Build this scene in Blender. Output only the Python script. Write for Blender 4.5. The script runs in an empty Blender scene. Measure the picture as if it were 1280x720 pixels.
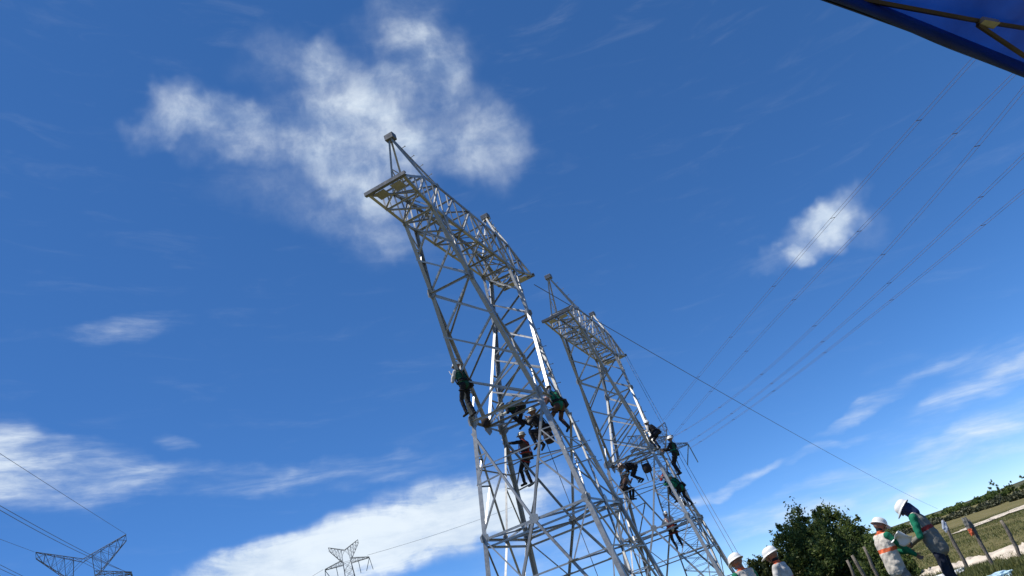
import bpy, bmesh, math, random
import numpy as np
from mathutils import Vector, Matrix
R = math.radians
random.seed(7); rng = np.random.default_rng(7)
S = bpy.context.scene
COL = S.collection

# ------------------------------------------------------------------ camera
F_PX, PITCH, ROLL, CAM_Z = 955.09, 0.43415, 0.33891, 1.42
_c, _s = math.cos(PITCH), math.sin(PITCH)
FW = Vector((0, _c, _s)); UPW = Vector((0, -_s, _c)); RT = Vector((1, 0, 0))
CX = RT*math.cos(ROLL) - UPW*math.sin(ROLL)
CY = RT*math.sin(ROLL) + UPW*math.cos(ROLL)
cam = bpy.data.objects.new('camera', bpy.data.cameras.new('camera')); COL.objects.link(cam)
cam.matrix_world = Matrix(((CX.x, CY.x, -FW.x, 0), (CX.y, CY.y, -FW.y, 0), (CX.z, CY.z, -FW.z, CAM_Z), (0, 0, 0, 1)))
cam.data.sensor_width = 36; cam.data.lens = F_PX/1280*36
cam.data.clip_start = 0.05; cam.data.clip_end = 20000
S.camera = cam
CAMP = Vector((0, 0, CAM_Z))

def ray(px, py):
    return (CX*(px-640) - CY*(py-360) + FW*F_PX).normalized()
def at(px, py, D):
    g = ray(px, py); return CAMP + g*(D/math.hypot(g.x, g.y))
def plane_z(px, py, z):
    g = ray(px, py); return CAMP + g*((z-CAM_Z)/g.z)

# ------------------------------------------------------------------ light
SUN_AZ, SUN_EL = R(-98), R(63)          # azimuth measured from +Y towards +X
S.view_settings.view_transform = 'Standard'; S.view_settings.look = 'None'
S.view_settings.exposure = 0.25; S.view_settings.gamma = 1.0
sd = bpy.data.lights.new('sun', 'SUN'); sd.energy = 4.6; sd.angle = R(0.5); sd.color = (1, .95, .87)
sun = bpy.data.objects.new('sun', sd); COL.objects.link(sun)
tosun = Vector((math.sin(SUN_AZ)*math.cos(SUN_EL), math.cos(SUN_AZ)*math.cos(SUN_EL), math.sin(SUN_EL)))
sun.rotation_euler = tosun.to_track_quat('Z', 'Y').to_euler()

W = bpy.data.worlds.new('World'); S.world = W; W.use_nodes = True
nt = W.node_tree; nt.nodes.clear()
class NB:
    def __init__(s, nt): s.nt = nt
    def n(s, t, **k):
        x = s.nt.nodes.new(t)
        for a, b in k.items(): setattr(x, a, b)
        return x
    def link(s, a, b): s.nt.links.new(a, b)
    def _in(s, sock, v):
        if isinstance(v, bpy.types.NodeSocket): s.link(v, sock)
        else: sock.default_value = v
    def math(s, op, a, b=0.0, c=0.0, clamp=False):
        x = s.n('ShaderNodeMath', operation=op, use_clamp=clamp)
        s._in(x.inputs[0], a); s._in(x.inputs[1], b); s._in(x.inputs[2], c); return x.outputs[0]
    def vm(s, op, a, b=(0, 0, 0), scale=None):
        x = s.n('ShaderNodeVectorMath', operation=op)
        s._in(x.inputs[0], a); s._in(x.inputs[1], b)
        if scale is not None: s._in(x.inputs[3], scale)
        return x.outputs['Value'] if op in ('DOT_PRODUCT', 'LENGTH') else x.outputs[0]
    def noise(s, vec, scale, detail=4, rough=.55, dist=0.0, color=False):
        x = s.n('ShaderNodeTexNoise'); s._in(x.inputs['Vector'], vec)
        x.inputs['Scale'].default_value = scale; x.inputs['Detail'].default_value = detail
        x.inputs['Roughness'].default_value = rough; x.inputs['Distortion'].default_value = dist
        return x.outputs['Color'] if color else x.outputs[0]
    def smooth(s, v, a, b, lo=0.0, hi=1.0):
        x = s.n('ShaderNodeMapRange', interpolation_type='SMOOTHSTEP'); s._in(x.inputs[0], v)
        x.inputs[1].default_value = a; x.inputs[2].default_value = b; x.inputs[3].default_value = lo; x.inputs[4].default_value = hi
        return x.outputs[0]
    def mix(s, f, a, b, blend='MIX'):
        x = s.n('ShaderNodeMix', data_type='RGBA', blend_type=blend)
        s._in(x.inputs[0], f); s._in(x.inputs[6], a if isinstance(a, bpy.types.NodeSocket) else (*a, 1)[:4])
        s._in(x.inputs[7], b if isinstance(b, bpy.types.NodeSocket) else (*b, 1)[:4]); return x.outputs[2]
    def ramp(s, f, stops):
        x = s.n('ShaderNodeValToRGB'); s._in(x.inputs[0], f); e = x.color_ramp.elements
        while len(e) < len(stops): e.new(.5)
        for q, (p, c) in zip(e, stops): q.position = p; q.color = (*c, 1)[:4]
        return x.outputs[0]
wb = NB(nt)
SKY_STRENGTH = 0.15
sky = wb.n('ShaderNodeTexSky', sky_type='NISHITA', sun_disc=False, sun_elevation=SUN_EL, sun_rotation=SUN_AZ,
           altitude=0, air_density=0.4, dust_density=0.0, ozone_density=8.0)
hs = wb.n('ShaderNodeHueSaturation'); hs.inputs['Saturation'].default_value = 1.27; hs.inputs['Value'].default_value = 1.52; hs.inputs['Hue'].default_value = .505
gm = wb.n('ShaderNodeGamma'); gm.inputs[1].default_value = .75; wb.link(sky.outputs[0], gm.inputs[0]); wb.link(gm.outputs[0], hs.inputs['Color'])
dirn = wb.n('ShaderNodeTexCoord').outputs['Generated']
w1 = wb.vm('SUBTRACT', wb.noise(dirn, 5.0, 3, .5, color=True), (.5, .5, .5))
w2 = wb.vm('SUBTRACT', wb.noise(dirn, 19.0, 3, .55, color=True), (.5, .5, .5))
dw = wb.vm('ADD', wb.vm('ADD', dirn, wb.vm('SCALE', w1, scale=.10)), wb.vm('SCALE', w2, scale=.06))
def blob(vec, px, py, rx, ry, ang, amp):
    # soft ellipse about the direction of a cloud; size and tilt are angular
    c = ray(px, py); t = ray(px+10*math.cos(R(ang)), py+10*math.sin(R(ang)))
    a = (t - c*t.dot(c)).normalized(); b = c.cross(a)
    k = (c.dot(FW))/F_PX
    x = wb.vm('DOT_PRODUCT', vec, tuple(a/(rx*k))); y = wb.vm('DOT_PRODUCT', vec, tuple(b/(ry*k)))
    r2 = wb.math('MULTIPLY_ADD', x, x, wb.math('MULTIPLY', y, y))
    m = wb.smooth(r2, 0.0, 1.0, amp, 0.0)
    return wb.math('MULTIPLY', m, wb.math('GREATER_THAN', wb.vm('DOT_PRODUCT', vec, tuple(c)), 0.0))
def total(vec, lst):
    acc = None
    for q in lst:
        m = blob(vec, *q); acc = m if acc is None else wb.math('ADD', acc, m)
    return acc
puffs = [(460, 195, 130, 80, 20, 1.12), (418, 102, 66, 62, 10, .72), (515, 85, 62, 62, -30, .65), (470, 120, 50, 40, 0, .45), (560, 160, 120, 80, 10, .55), (205, 140, 45, 75, 60, .72), (265, 160, 80, 55, 10, .60),
         (340, 165, 110, 55, 5, .62), (510, 10, 95, 60, -25, .50), (540, 70, 60, 60, -30, .40), (490, 290, 110, 55, 20, .42), (380, 245, 160, 60, 10, .40), (610, 180, 70, 65, 0, .45), (350, 85, 70, 60, 0, .48), (470, 310, 60, 40, 0, .30),
         (1045, 270, 50, 34, -35, .80), (1012, 305, 60, 40, -45, .85), (985, 338, 45, 22, -20, .55), (1078, 290, 40, 30, 0, .28)]
mp = total(dw, puffs)
SEED = (5.5, 6.6, 1.1)
fb = wb.noise(wb.vm('ADD', wb.vm('ADD', dirn, SEED), wb.vm('SCALE', w1, scale=.12)), 8.0, 9, .62)
fb2 = wb.noise(wb.vm('ADD', dirn, wb.vm('SCALE', w2, scale=.04)), 24.0, 7, .62)
N_ = wb.smooth(wb.math('ADD', wb.math('MULTIPLY', fb, .68), wb.math('MULTIPLY', fb2, .32)), .31, .69)
dp = wb.math('MULTIPLY', wb.smooth(wb.math('MULTIPLY', mp, wb.math('MULTIPLY_ADD', N_, .66, .32)), .0, 1.40), .88)
# long bands and cirrus: stretched along the horizon
sx = wb.n('ShaderNodeSeparateXYZ'); wb.link(dirn, sx.inputs[0])
az = wb.math('ARCTAN2', sx.outputs[0], sx.outputs[1]); el = wb.math('ARCSINE', sx.outputs[2])
cv = wb.n('ShaderNodeCombineXYZ'); wb.link(wb.math('MULTIPLY', az, 3.5), cv.inputs[0]); wb.link(wb.math('MULTIPLY_ADD', az, 2.0, wb.math('MULTIPLY', el, 17.0)), cv.inputs[1])
st = wb.noise(cv.outputs[0], 2.2, 7, .62, .5)
st2 = wb.noise(cv.outputs[0], 7.0, 5, .6, .3)
dsoft = wb.vm('ADD', wb.vm('ADD', dirn, wb.vm('SCALE', w1, scale=.07)), wb.vm('SCALE', w2, scale=.025))
bands = [(400, 705, 330, 60, -19, 1.1), (540, 650, 230, 64, -19, .95), (270, 735, 280, 46, -17, 1.0), (620, 650, 170, 50, -19, .6), (690, 700, 150, 50, -19, .5)]
mb = total(dsoft, bands)
db = wb.math('MULTIPLY', wb.smooth(wb.math('MULTIPLY', mb, wb.math('MULTIPLY_ADD', wb.math('ADD', wb.math('MULTIPLY', wb.smooth(st, .25, .75), .6), wb.math('MULTIPLY', wb.smooth(fb2, .3, .7), .35)), .85, .22)), .05, 1.15), .92)
cirrus = [(20, 580, 210, 66, 8, .80), (-60, 560, 150, 90, 0, .45), (260, 605, 150, 30, -3, .50), (460, 590, 190, 28, -12, .42), (170, 405, 110, 34, -2, .48), (215, 565, 40, 14, 15, .4),
          (905, 605, 80, 11, -24, .62), (1010, 562, 110, 10, -22, .42), (850, 650, 120, 30, -20, .30), (1262, 440, 100, 30, -14, .46), (1240, 474, 130, 24, -18, .36), (1110, 490, 130, 12, -30, .30), (1180, 440, 130, 12, -30, .26), (1060, 520, 90, 8, -28, .28),
          (1120, 600, 280, 28, -19, .40), (1160, 560, 240, 26, -17, .38), (1200, 500, 200, 30, -22, .32), (1000, 610, 150, 16, -20, .34), (1230, 590, 160, 30, -17, .34), (960, 648, 110, 20, -17, .38), (1050, 640, 120, 20, -17, .32), (1230, 530, 140, 24, -20, .32), (680, 185, 40, 16, 10, .25), (700, 20, 80, 30, -40, .22), (640, 80, 80, 10, -8, .25)]
mc = total(dsoft, cirrus)
dc = wb.math('MULTIPLY', wb.smooth(wb.math('MULTIPLY', mc, wb.math('MULTIPLY', st, wb.math('ADD', st2, .5))), .08, .80), .85)
# thin general cirrus over the whole dome
gen = wb.math('MULTIPLY', wb.smooth(st, .52, .85), .05)
dens = wb.math('SUBTRACT', 1.0, wb.math('MULTIPLY', wb.math('MULTIPLY', wb.math('SUBTRACT', 1.0, dp), wb.math('SUBTRACT', 1.0, db)),
               wb.math('MULTIPLY', wb.math('SUBTRACT', 1.0, dc), wb.math('SUBTRACT', 1.0, gen))))
shade = wb.smooth(wb.math('ADD', wb.math('MULTIPLY', fb, .5), wb.math('MULTIPLY', st, .5)), .34, .62)
ccol = wb.mix(shade, (3.3, 4.0, 4.9), (4.9, 5.4, 5.8))
col = wb.mix(dens, hs.outputs[0], ccol)
bg = wb.n('ShaderNodeBackground'); bg.inputs[1].default_value = SKY_STRENGTH
wb.link(col, bg.inputs[0]); wo = wb.n('ShaderNodeOutputWorld'); wb.link(bg.outputs[0], wo.inputs[0])

# ------------------------------------------------------------------ helpers
def tag(o, label=None, cat=None, group=None, kind=None):
    if label: o['label'] = label
    if cat: o['category'] = cat
    if group: o['group'] = group
    if kind: o['kind'] = kind
    return o
def empty(name, loc=(0, 0, 0), rz=0.0):
    o = bpy.data.objects.new(name, None); COL.objects.link(o); o.location = loc; o.rotation_euler = (0, 0, rz); o.empty_display_size = .2
    return o
def mesh_obj(name, verts, faces, mat=None, parent=None, smooth=False):
    me = bpy.data.meshes.new(name); me.from_pydata([tuple(v) for v in verts], [], faces); me.update()
    if smooth: me.shade_smooth()
    o = bpy.data.objects.new(name, me); COL.objects.link(o)
    if mat: me.materials.append(mat)
    if parent: o.parent = parent
    return o
def link_obj(name, me, parent=None):
    o = bpy.data.objects.new(name, me); COL.objects.link(o)
    if parent: o.parent = parent
    return o
def mat(name, build):
    m = bpy.data.materials.new(name); m.use_nodes = True
    b = NB(m.node_tree); p = m.node_tree.nodes['Principled BSDF']
    build(b, p, m); return m
def simple(name, color, rough=.6, metal=0.0, var=.25, scale=12.0, bump=0.0, bscale=60.0, coord='Object', spec=.5):
    def f(b, p, m):
        tc = b.n('ShaderNodeTexCoord').outputs[coord]
        n = b.noise(tc, scale, 5, .6)
        lo = tuple(c*(1-var) for c in color); hi = tuple(min(1, c*(1+var)) for c in color)
        b.link(b.mix(b.smooth(n, .3, .7), lo, hi), p.inputs['Base Color'])
        p.inputs['Roughness'].default_value = rough; p.inputs['Metallic'].default_value = metal
        p.inputs['Specular IOR Level'].default_value = spec
        if bump:
            bp = b.n('ShaderNodeBump'); bp.inputs['Strength'].default_value = bump; bp.inputs['Distance'].default_value = .02
            b.link(b.noise(tc, bscale, 4, .6), bp.inputs['Height']); b.link(bp.outputs[0], p.inputs['Normal'])
    return mat(name, f)
def steel_build(b, p, m, base=(.32, .323, .315)):
    tc = b.n('ShaderNodeTexCoord').outputs['Object']; g = b.n('ShaderNodeNewGeometry').outputs['Position']
    rnd = b.n('ShaderNodeObjectInfo').outputs['Random']
    n = b.noise(g, 9.0, 5, .65); n2 = b.noise(g, 55.0, 3, .6)
    f = b.math('ADD', b.math('MULTIPLY', n, .6), b.math('ADD', b.math('MULTIPLY', n2, .2), b.math('MULTIPLY', rnd, .35)))
    c = b.ramp(f, [(.25, tuple(x*.55 for x in base)), (.55, base), (.9, tuple(min(1, x*1.45) for x in base))])
    b.link(c, p.inputs['Base Color'])
    b.link(b.smooth(n, .2, .8, .30, .48), p.inputs['Roughness']); p.inputs['Metallic'].default_value = .30
STEEL = mat('galvanised_steel', steel_build)
DARKSTEEL = mat('weathered_steel', lambda b, p, m: steel_build(b, p, m, (.12, .125, .13)))
WIREM = simple('aluminium_wire', (.16, .16, .17), .5, .6, .1)
PALEWIRE = simple('dull_conductor', (.17, .13, .13), .7, .0, .1)
ROPEM = simple('rope_fibre', (.10, .10, .11), .8, 0, .2)

def tube(pts, r, seg=6, close=False):
    """verts, faces of a tube through pts"""
    pts = [Vector(p) for p in pts]; V = []; Fc = []
    n = len(pts); ref = Vector((0.13, .31, .94)); prev = None
    for i, p in enumerate(pts):
        if close: t = pts[(i+1) % n]-pts[i-1]
        else: t = pts[min(i+1, n-1)]-pts[max(i-1, 0)]
        t.normalize()
        a = (prev - t*prev.dot(t)) if prev is not None else ref.cross(t)
        if a.length < 1e-5: a = Vector((1, 0, 0)).cross(t)
        a.normalize(); prev = a; b = t.cross(a)
        rr = r[i] if isinstance(r, (list, tuple)) else r
        for k in range(seg):
            q = 2*math.pi*k/seg; V.append(p + (a*math.cos(q)+b*math.sin(q))*rr)
    m = n if close else n-1
    for i in range(m):
        for k in range(seg):
            j = (i+1) % n
            Fc.append((i*seg+k, i*seg+(k+1) % seg, j*seg+(k+1) % seg, j*seg+k))
    if not close:
        Fc.append(tuple(range(seg))[::-1]); Fc.append(tuple((n-1)*seg+k for k in range(seg)))
    return V, Fc
def merge(parts):
    V = []; Fc = []
    for v, f in parts:
        o = len(V); V += list(v); Fc += [tuple(i+o for i in q) for q in f]
    return V, Fc
def boxvf(c, ax, ay, az_, hx, hy, hz):
    c, ax, ay, az_ = Vector(c), Vector(ax), Vector(ay), Vector(az_)
    V = [c+ax*(hx*i)+ay*(hy*j)+az_*(hz*k) for i in (-1, 1) for j in (-1, 1) for k in (-1, 1)]
    return V, [(0, 1, 3, 2), (4, 6, 7, 5), (0, 4, 5, 1), (2, 3, 7, 6), (0, 2, 6, 4), (1, 5, 7, 3)]

# ------------------------------------------------------------------ ground
def ground_h(x, y):
    r = np.hypot(x, y)
    a = np.clip((r-9)/20, 0, 1)*np.clip(1-(r-300)/300, 0, 1)
    return a*.05*(np.sin(x*.31+1)*np.cos(y*.27)+.6*np.sin(x*.11-y*.17)) 
def ground_mat(b, p, m):
    g = b.n('ShaderNodeNewGeometry').outputs['Position']
    n1 = b.noise(g, .05, 5, .6); n2 = b.noise(g, .6, 6, .65); n3 = b.noise(g, 9.0, 4, .7)
    f = b.math('ADD', b.math('MULTIPLY', n1, .45), b.math('ADD', b.math('MULTIPLY', n2, .35), b.math('MULTIPLY', n3, .25)))
    c = b.ramp(f, [(.34, (.065, .072, .024)), (.47, (.120, .115, .042)), (.58, (.175, .15, .068)), (.74, (.25, .21, .115))])
    b.link(c, p.inputs['Base Color']); p.inputs['Roughness'].default_value = .95; p.inputs['Specular IOR Level'].default_value = .1
    bp = b.n('ShaderNodeBump'); bp.inputs['Strength'].default_value = .8; bp.inputs['Distance'].default_value = .08
    b.link(b.math('ADD', n3, b.noise(g, 2.0, 5, .7)), bp.inputs['Height']); b.link(bp.outputs[0], p.inputs['Normal'])
GROUND = mat('dry_grass_field', ground_mat)
rs = [0.0]+list(np.geomspace(1.2, 9000, 90)); NS = 160
V = [(0, 0, 0)]; Fc = []
for i, r in enumerate(rs[1:]):
    for k in range(NS):
        t = 2*math.pi*k/NS; x, y = r*math.cos(t), r*math.sin(t); V.append((x, y, float(ground_h(x, y))))
for k in range(NS): Fc.append((0, 1+k, 1+(k+1) % NS))
for i in range(len(rs)-2):
    for k in range(NS):
        a = 1+i*NS; b_ = a+NS; Fc.append((a+k, b_+k, b_+(k+1) % NS, a+(k+1) % NS))
tag(mesh_obj('ground', V, Fc, GROUND, None, True), kind='structure')

SAND = simple('pale_sand', (.56, .49, .40), .95, 0, .25, 1.5, .8, 9.0, 'Object', .1)
def strip(name, left, right, h, lift, nacross=6, mat_=None, seed=1, rough=.0):
    """a raised strip of soil between two ground polylines"""
    g = np.random.default_rng(seed); V = []; Fc = []; n = len(left)
    for i in range(n):
        for j in range(nacross+1):
            t = j/nacross; p = left[i].lerp(right[i], t)
            e = math.sin(math.pi*t)**.7 if 0 < t < 1 else 0
            z = float(ground_h(p.x, p.y)) + lift + e*h*(.55+.9*g.random())
            V.append((p.x+g.normal(0, rough), p.y+g.normal(0, rough), z if e else float(ground_h(p.x, p.y)) + (lift if h == 0 else -.03)))
    for i in range(n-1):
        for j in range(nacross):
            a = i*(nacross+1)+j; Fc.append((a, a+1, a+nacross+2, a+nacross+1))
    return tag(mesh_obj(name, V, Fc, mat_ or SAND, None, True), kind='structure')
def poly(pts, n):
    out = []; L = [0]
    for a, b in zip(pts, pts[1:]): L.append(L[-1]+(b-a).length)
    for i in range(n):
        d = L[-1]*i/(n-1); k = max(j for j in range(len(L)) if L[j] <= d+1e-9); k = min(k, len(pts)-2)
        out.append(pts[k].lerp(pts[k+1], (d-L[k])/(L[k+1]-L[k])))
    return out
def G(px, py): return plane_z(px, py, 0.0)
far = poly([at(1060, 757, 30.5).xy.to_3d(), G(1138, 721), G(1190, 708), G(1232, 696), G(1280, 681), at(1400, 640, 27.5).xy.to_3d()], 70)
near = poly([at(1060, 770, 27).xy.to_3d(), G(1140, 727), G(1185, 719), G(1225, 707), G(1252, 700), G(1280, 692), at(1400, 655, 23.5).xy.to_3d()], 70)
strip('sand_bank', far, near, .15, .0, 10, SAND, 3, .05)
tA = poly([G(1196, 665), G(1216, 656), G(1242, 646.2), G(1262, 638.8), G(1290, 628)], 30)
tB = poly([G(1192, 668), G(1216, 661), G(1242, 650.5), G(1262, 642.5), G(1290, 633.5)], 30)
strip('sand_track', tA, tB, .0, .06, 3, SAND, 4, .22)

# hills on the horizon
HILLM = simple('scrub_hill', (.075, .08, .045), .95, 0, .4, .03, .5, .3, 'Object', .05)
V = []; Fc = []; n = 80
for i in range(n):
    a = R(-70+150*i/(n-1)); q = math.sin(i*.37)+.6*math.sin(i*.83+1); h = 3.5+1.6*q + 1.5*max(0, math.sin((i-30)*.06))
    for r, z in ((700, -1), (800, h*.7), (900, h), (1100, -1)): V.append((r*math.sin(a), r*math.cos(a), z))
for i in range(n-1):
    for j in range(3): Fc.append((i*4+j, i*4+j+1, i*4+j+5, i*4+j+4))
tag(mesh_obj('hills', V, Fc, HILLM, None, True), kind='structure')

# ------------------------------------------------------------------ foliage
def leaf_mat(name, dark, mid, light, transl=.50):
    def f(b, p, m):
        a = b.n('ShaderNodeAttribute', attribute_name='tone')
        c = b.ramp(a.outputs['Fac'], [(0, dark), (.55, mid), (1, light)])
        b.link(c, p.inputs['Base Color']); p.inputs['Roughness'].default_value = .55; p.inputs['Specular IOR Level'].default_value = .35
        tr = b.n('ShaderNodeBsdfTranslucent'); b.link(c, tr.inputs[0])
        mx = b.n('ShaderNodeMixShader'); mx.inputs[0].default_value = transl
        out = m.node_tree.nodes['Material Output']; b.link(p.outputs[0], mx.inputs[1]); b.link(tr.outputs[0], mx.inputs[2]); b.link(mx.outputs[0], out.inputs[0])
    return mat(name, f)
LEAF = leaf_mat('dark_green_leaves', (.040, .066, .018), (.12, .17, .042), (.24, .27, .075))
LEAF2 = leaf_mat('olive_leaves', (.04, .055, .016), (.09, .11, .028), (.17, .18, .05))
SCRUB = leaf_mat('scrub_leaves', (.030, .038, .016), (.055, .062, .026), (.10, .095, .045), .1)
GRASSM = leaf_mat('grass_blades', (.07, .09, .022), (.13, .145, .036), (.24, .22, .085), .2)
BARK = simple('grey_bark', (.10, .085, .065), .9, 0, .3, 14, .6, 40)
def leaves(name, centers, sizes, matl, parent, tones, aspect=.5, updir=.3):
    """one quad per leaf, random facing"""
    n = len(centers); u = rng.normal(size=(n, 3)); u[:, 2] += updir; u /= np.linalg.norm(u, axis=1)[:, None]
    v = rng.normal(size=(n, 3)); v -= (v*u).sum(1)[:, None]*u; v /= np.linalg.norm(v, axis=1)[:, None]
    s = sizes[:, None]; a = aspect
    q = np.stack([centers-u*s*.5, centers+v*s*a*.5, centers+u*s*.5, centers-v*s*a*.5], 1).reshape(-1, 3)
    me = bpy.data.meshes.new(name); me.vertices.add(4*n); me.vertices.foreach_set('co', q.ravel().astype(np.float32))
    me.loops.add(4*n); me.loops.foreach_set('vertex_index', np.arange(4*n, dtype=np.int32))
    me.polygons.add(n); me.polygons.foreach_set('loop_start', np.arange(0, 4*n, 4, dtype=np.int32)); me.polygons.foreach_set('loop_total', np.full(n, 4, dtype=np.int32))
    at_ = me.attributes.new('tone', 'FLOAT', 'FACE'); at_.data.foreach_set('value', np.clip(tones, 0, 1).astype(np.float32))
    me.update(); me.materials.append(matl)
    return link_obj(name, me, parent)
def tree(name, label, cat, lobes, base, matl, nleaf, leaf, group=None, nbr=7, tr=.12):
    root = empty(name, base); tag(root, label, cat, group)
    b0 = Vector(base)
    w = np.array([r**2 for _, r in lobes]); w = w/w.sum(); C = []; T = []
    for (c, r), k in zip(lobes, (w*nleaf).astype(int)):
        # clumps inside each lobe, leaves gathered round each clump
        nc = max(5, int(k/95)); d = rng.normal(size=(nc, 3)); d /= np.linalg.norm(d, axis=1)[:, None]
        cc = np.array(c-b0)+d*(r*rng.uniform(.35, 1.08, nc)**.6)[:, None]
        tc = rng.uniform(.15, .75, nc); idx = rng.integers(0, nc, k)
        p = cc[idx]+rng.normal(size=(k, 3))*(r*.125); C.append(p); T.append(tc[idx]+rng.normal(0, .17, k))
        # loose sprigs that break the outline
        ns = max(2, int(nc*.25))
        for j in range(ns):
            q = cc[rng.integers(0, nc)]; o = (q-np.array(c-b0)); o = o/np.linalg.norm(o); o[2] += .6
            m = int(16); s = np.linspace(0, 1, m)[:, None]
            C.append(q+o*s*r*.42+rng.normal(size=(m, 3))*.04*r); T.append(np.full(m, .5)+rng.normal(0, .2, m))
    C = np.concatenate(C); T = np.concatenate(T); keep = C[:, 2] > .03; C, T = C[keep], T[keep]
    leaves('crown', C, rng.uniform(.6, 1.3, len(C))*leaf, matl, root, T)
    parts = []
    top = sum((Vector(c) for c, r in lobes), Vector())/len(lobes)-b0
    trunk = [Vector((0, 0, -.1)), Vector((top.x*.2, top.y*.2, top.z*.35)), Vector((top.x*.7, top.y*.7, top.z*.75)), Vector((top.x, top.y, top.z*1.1))]
    v, f = tube(trunk, [tr, tr*.85, tr*.6, tr*.2], 8); mesh_obj('trunk', v, f, BARK, root, True)
    for c, r in sorted(lobes, key=lambda q: -q[1])[:nbr]:
        s = trunk[1].lerp(trunk[2], random.random()); e = Vector(c)-b0
        v, f = tube([s, s.lerp(e, .5)+Vector((0, 0, .08)), e, e+(e-s)*.25], [tr*.45, tr*.32, tr*.18, tr*.05], 6)
        mesh_obj('branch', v, f, BARK, root, True)
    return root
def lobe(px, py, D, rpx): return (at(px, py, D), rpx*D/1080)
TD = 28
tree('bushy_tree', 'big dense dark green tree rising behind the fence and the paper holding worker', 'tree',
     [lobe(*q) for q in ((1016, 664, TD, 30), (1000, 678, TD-.5, 30), (1042, 668, TD+.3, 30), (1028, 700, TD-.8, 40), (1066, 682, TD, 28), (1000, 708, TD, 30),
      (1058, 715, TD-.5, 34), (1026, 644, TD, 11), (1008, 644, TD, 11), (1038, 645, TD, 11), (1080, 700, TD+.4, 30), (985, 690, TD, 20), (1074, 657, TD+.5, 10), (980, 664, TD, 9))],
     (*at(1040, 700, TD).xy, 0), LEAF, 36000, .105, tr=.16)
tree('low_bush', 'small olive green bush left of the big tree, behind the helmet worker with ridged helmet', 'bush',
     [lobe(*q) for q in ((952, 712, 27, 17), (968, 706, 27.3, 18), (942, 722, 27, 18), (970, 724, 26.8, 22))], (*at(958, 715, 27).xy, 0), LEAF2, 9000, .10, nbr=3, tr=.06)
tree('low_bush', 'dark green bush seen between the two standing workers at the fence', 'bush',
     [lobe(*q) for q in ((1102, 696, 26, 24), (1120, 708, 26, 24), (1138, 718, 25.8, 16), (1092, 720, 26, 26), (1118, 725, 25.8, 26), (1128, 692, 26.5, 11))], (*at(1112, 712, 26).xy, 0), LEAF, 15000, .095, nbr=4, tr=.07)
# scrub and far treeline
def band(name, pts, n, size, matl, hmin, hmax, seed):
    g = np.random.default_rng(seed); C = []; T = []
    for _ in range(n):
        t = g.random()*(len(pts)-1); i = int(t); f = t-i
        az0, d0, d1 = [(a*(1-f)+b*f) for a, b in zip(pts[i], pts[min(i+1, len(pts)-1)])]
        d = d0+(d1-d0)*g.random(); h = g.uniform(hmin, hmax)*(.65+.35*math.sin(az0*5+seed)*math.sin(az0*1.7))
        k = 46; a = R(az0); c = np.array([d*math.sin(a), d*math.cos(a), 0])
        o = g.normal(size=(k, 3)); o /= np.linalg.norm(o, axis=1)[:, None]; o[:, 2] = np.abs(o[:, 2])
        C.append(c+o*np.array([h*.75, h*.75, h])*g.uniform(.6, 1.05, k)[:, None]); T.append(np.full(k, g.uniform(.1, .8))+g.normal(0, .15, k))
    C = np.concatenate(C); T = np.concatenate(T)
    return tag(leaves(name, C, g.uniform(.6, 1.3, len(C))*size, matl, None, T, .8), kind='stuff')
band('scrub', [(17, 150, 190), (20.5, 140, 185), (22, 128, 175), (24, 118, 170), (26, 100, 165), (29, 90, 160), (33, 90, 150)], 760, .34, SCRUB, .5, 1.25, 1)
band('far_woods', [(6, 420, 450), (14, 400, 440), (20, 360, 400), (24, 330, 370), (25.5, 320, 350)], 420, 1.0, LEAF, 1.8, 3.4, 2)
for px, py, D, h, lab in ((1243, 606, 190, 2.7, 'lone dark tree with pointed top on the scrub ridge'), (1262, 607, 190, 1.9, 'low round dark tree beside the pointed tree on the ridge'),
                          (1279, 599, 185, 2.2, 'dark tree on the ridge cut by the photo edge')):
    p = at(px, py, D); b = (p.x, p.y, 0); zt = p.z+.3
    tree('ridge_tree', lab, 'tree', [(Vector((p.x+random.uniform(-.4, .4), p.y, zt-h*.35*k)), h*(.20+.13*k)) for k in range(4)], b, LEAF, 1500, .34, 'trees on the ridge', 2, .12)

# grass by the sand bank
def grass(name, n, az0, az1, d0, d1, hh, seed):
    g = np.random.default_rng(seed); a = np.radians(g.uniform(az0, az1, n)); d = np.sqrt(g.uniform(d0**2, d1**2, n))
    tuft = g.normal(size=(n, 2))*.05
    x = d*np.sin(a)+tuft[:, 0]; y = d*np.cos(a)+tuft[:, 1]; z = ground_h(x, y)
    h = hh*g.uniform(.4, 1.2, n)*(.6+.6*np.sin(x*1.9)*np.sin(y*1.3+.5)**2); w = .012*g.uniform(.7, 1.5, n); th = g.uniform(0, math.pi, n)
    lx, ly = g.normal(0, .35, n)*h, g.normal(0, .35, n)*h
    V = np.stack([np.stack([x-w*np.cos(th), y-w*np.sin(th), z-.01], 1), np.stack([x+w*np.cos(th), y+w*np.sin(th), z-.01], 1), np.stack([x+lx, y+ly, z+h], 1)], 1).reshape(-1, 3)
    me = bpy.data.meshes.new(name); me.vertices.add(3*n); me.vertices.foreach_set('co', V.ravel().astype(np.float32))
    me.loops.add(3*n); me.loops.foreach_set('vertex_index', np.arange(3*n, dtype=np.int32)); me.polygons.add(n)
    me.polygons.foreach_set('loop_start', np.arange(0, 3*n, 3, dtype=np.int32)); me.polygons.foreach_set('loop_total', np.full(n, 3, dtype=np.int32))
    at_ = me.attributes.new('tone', 'FLOAT', 'FACE'); at_.data.foreach_set('value', np.clip(g.normal(.5, .25, n), 0, 1).astype(np.float32))
    me.update(); me.materials.append(GRASSM); return tag(link_obj(name, me), kind='stuff')
grass('grass', 90000, 12, 34, 9, 24.0, .20, 11)
grass('field_grass', 60000, 14, 32, 27, 75, .12, 12)

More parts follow.
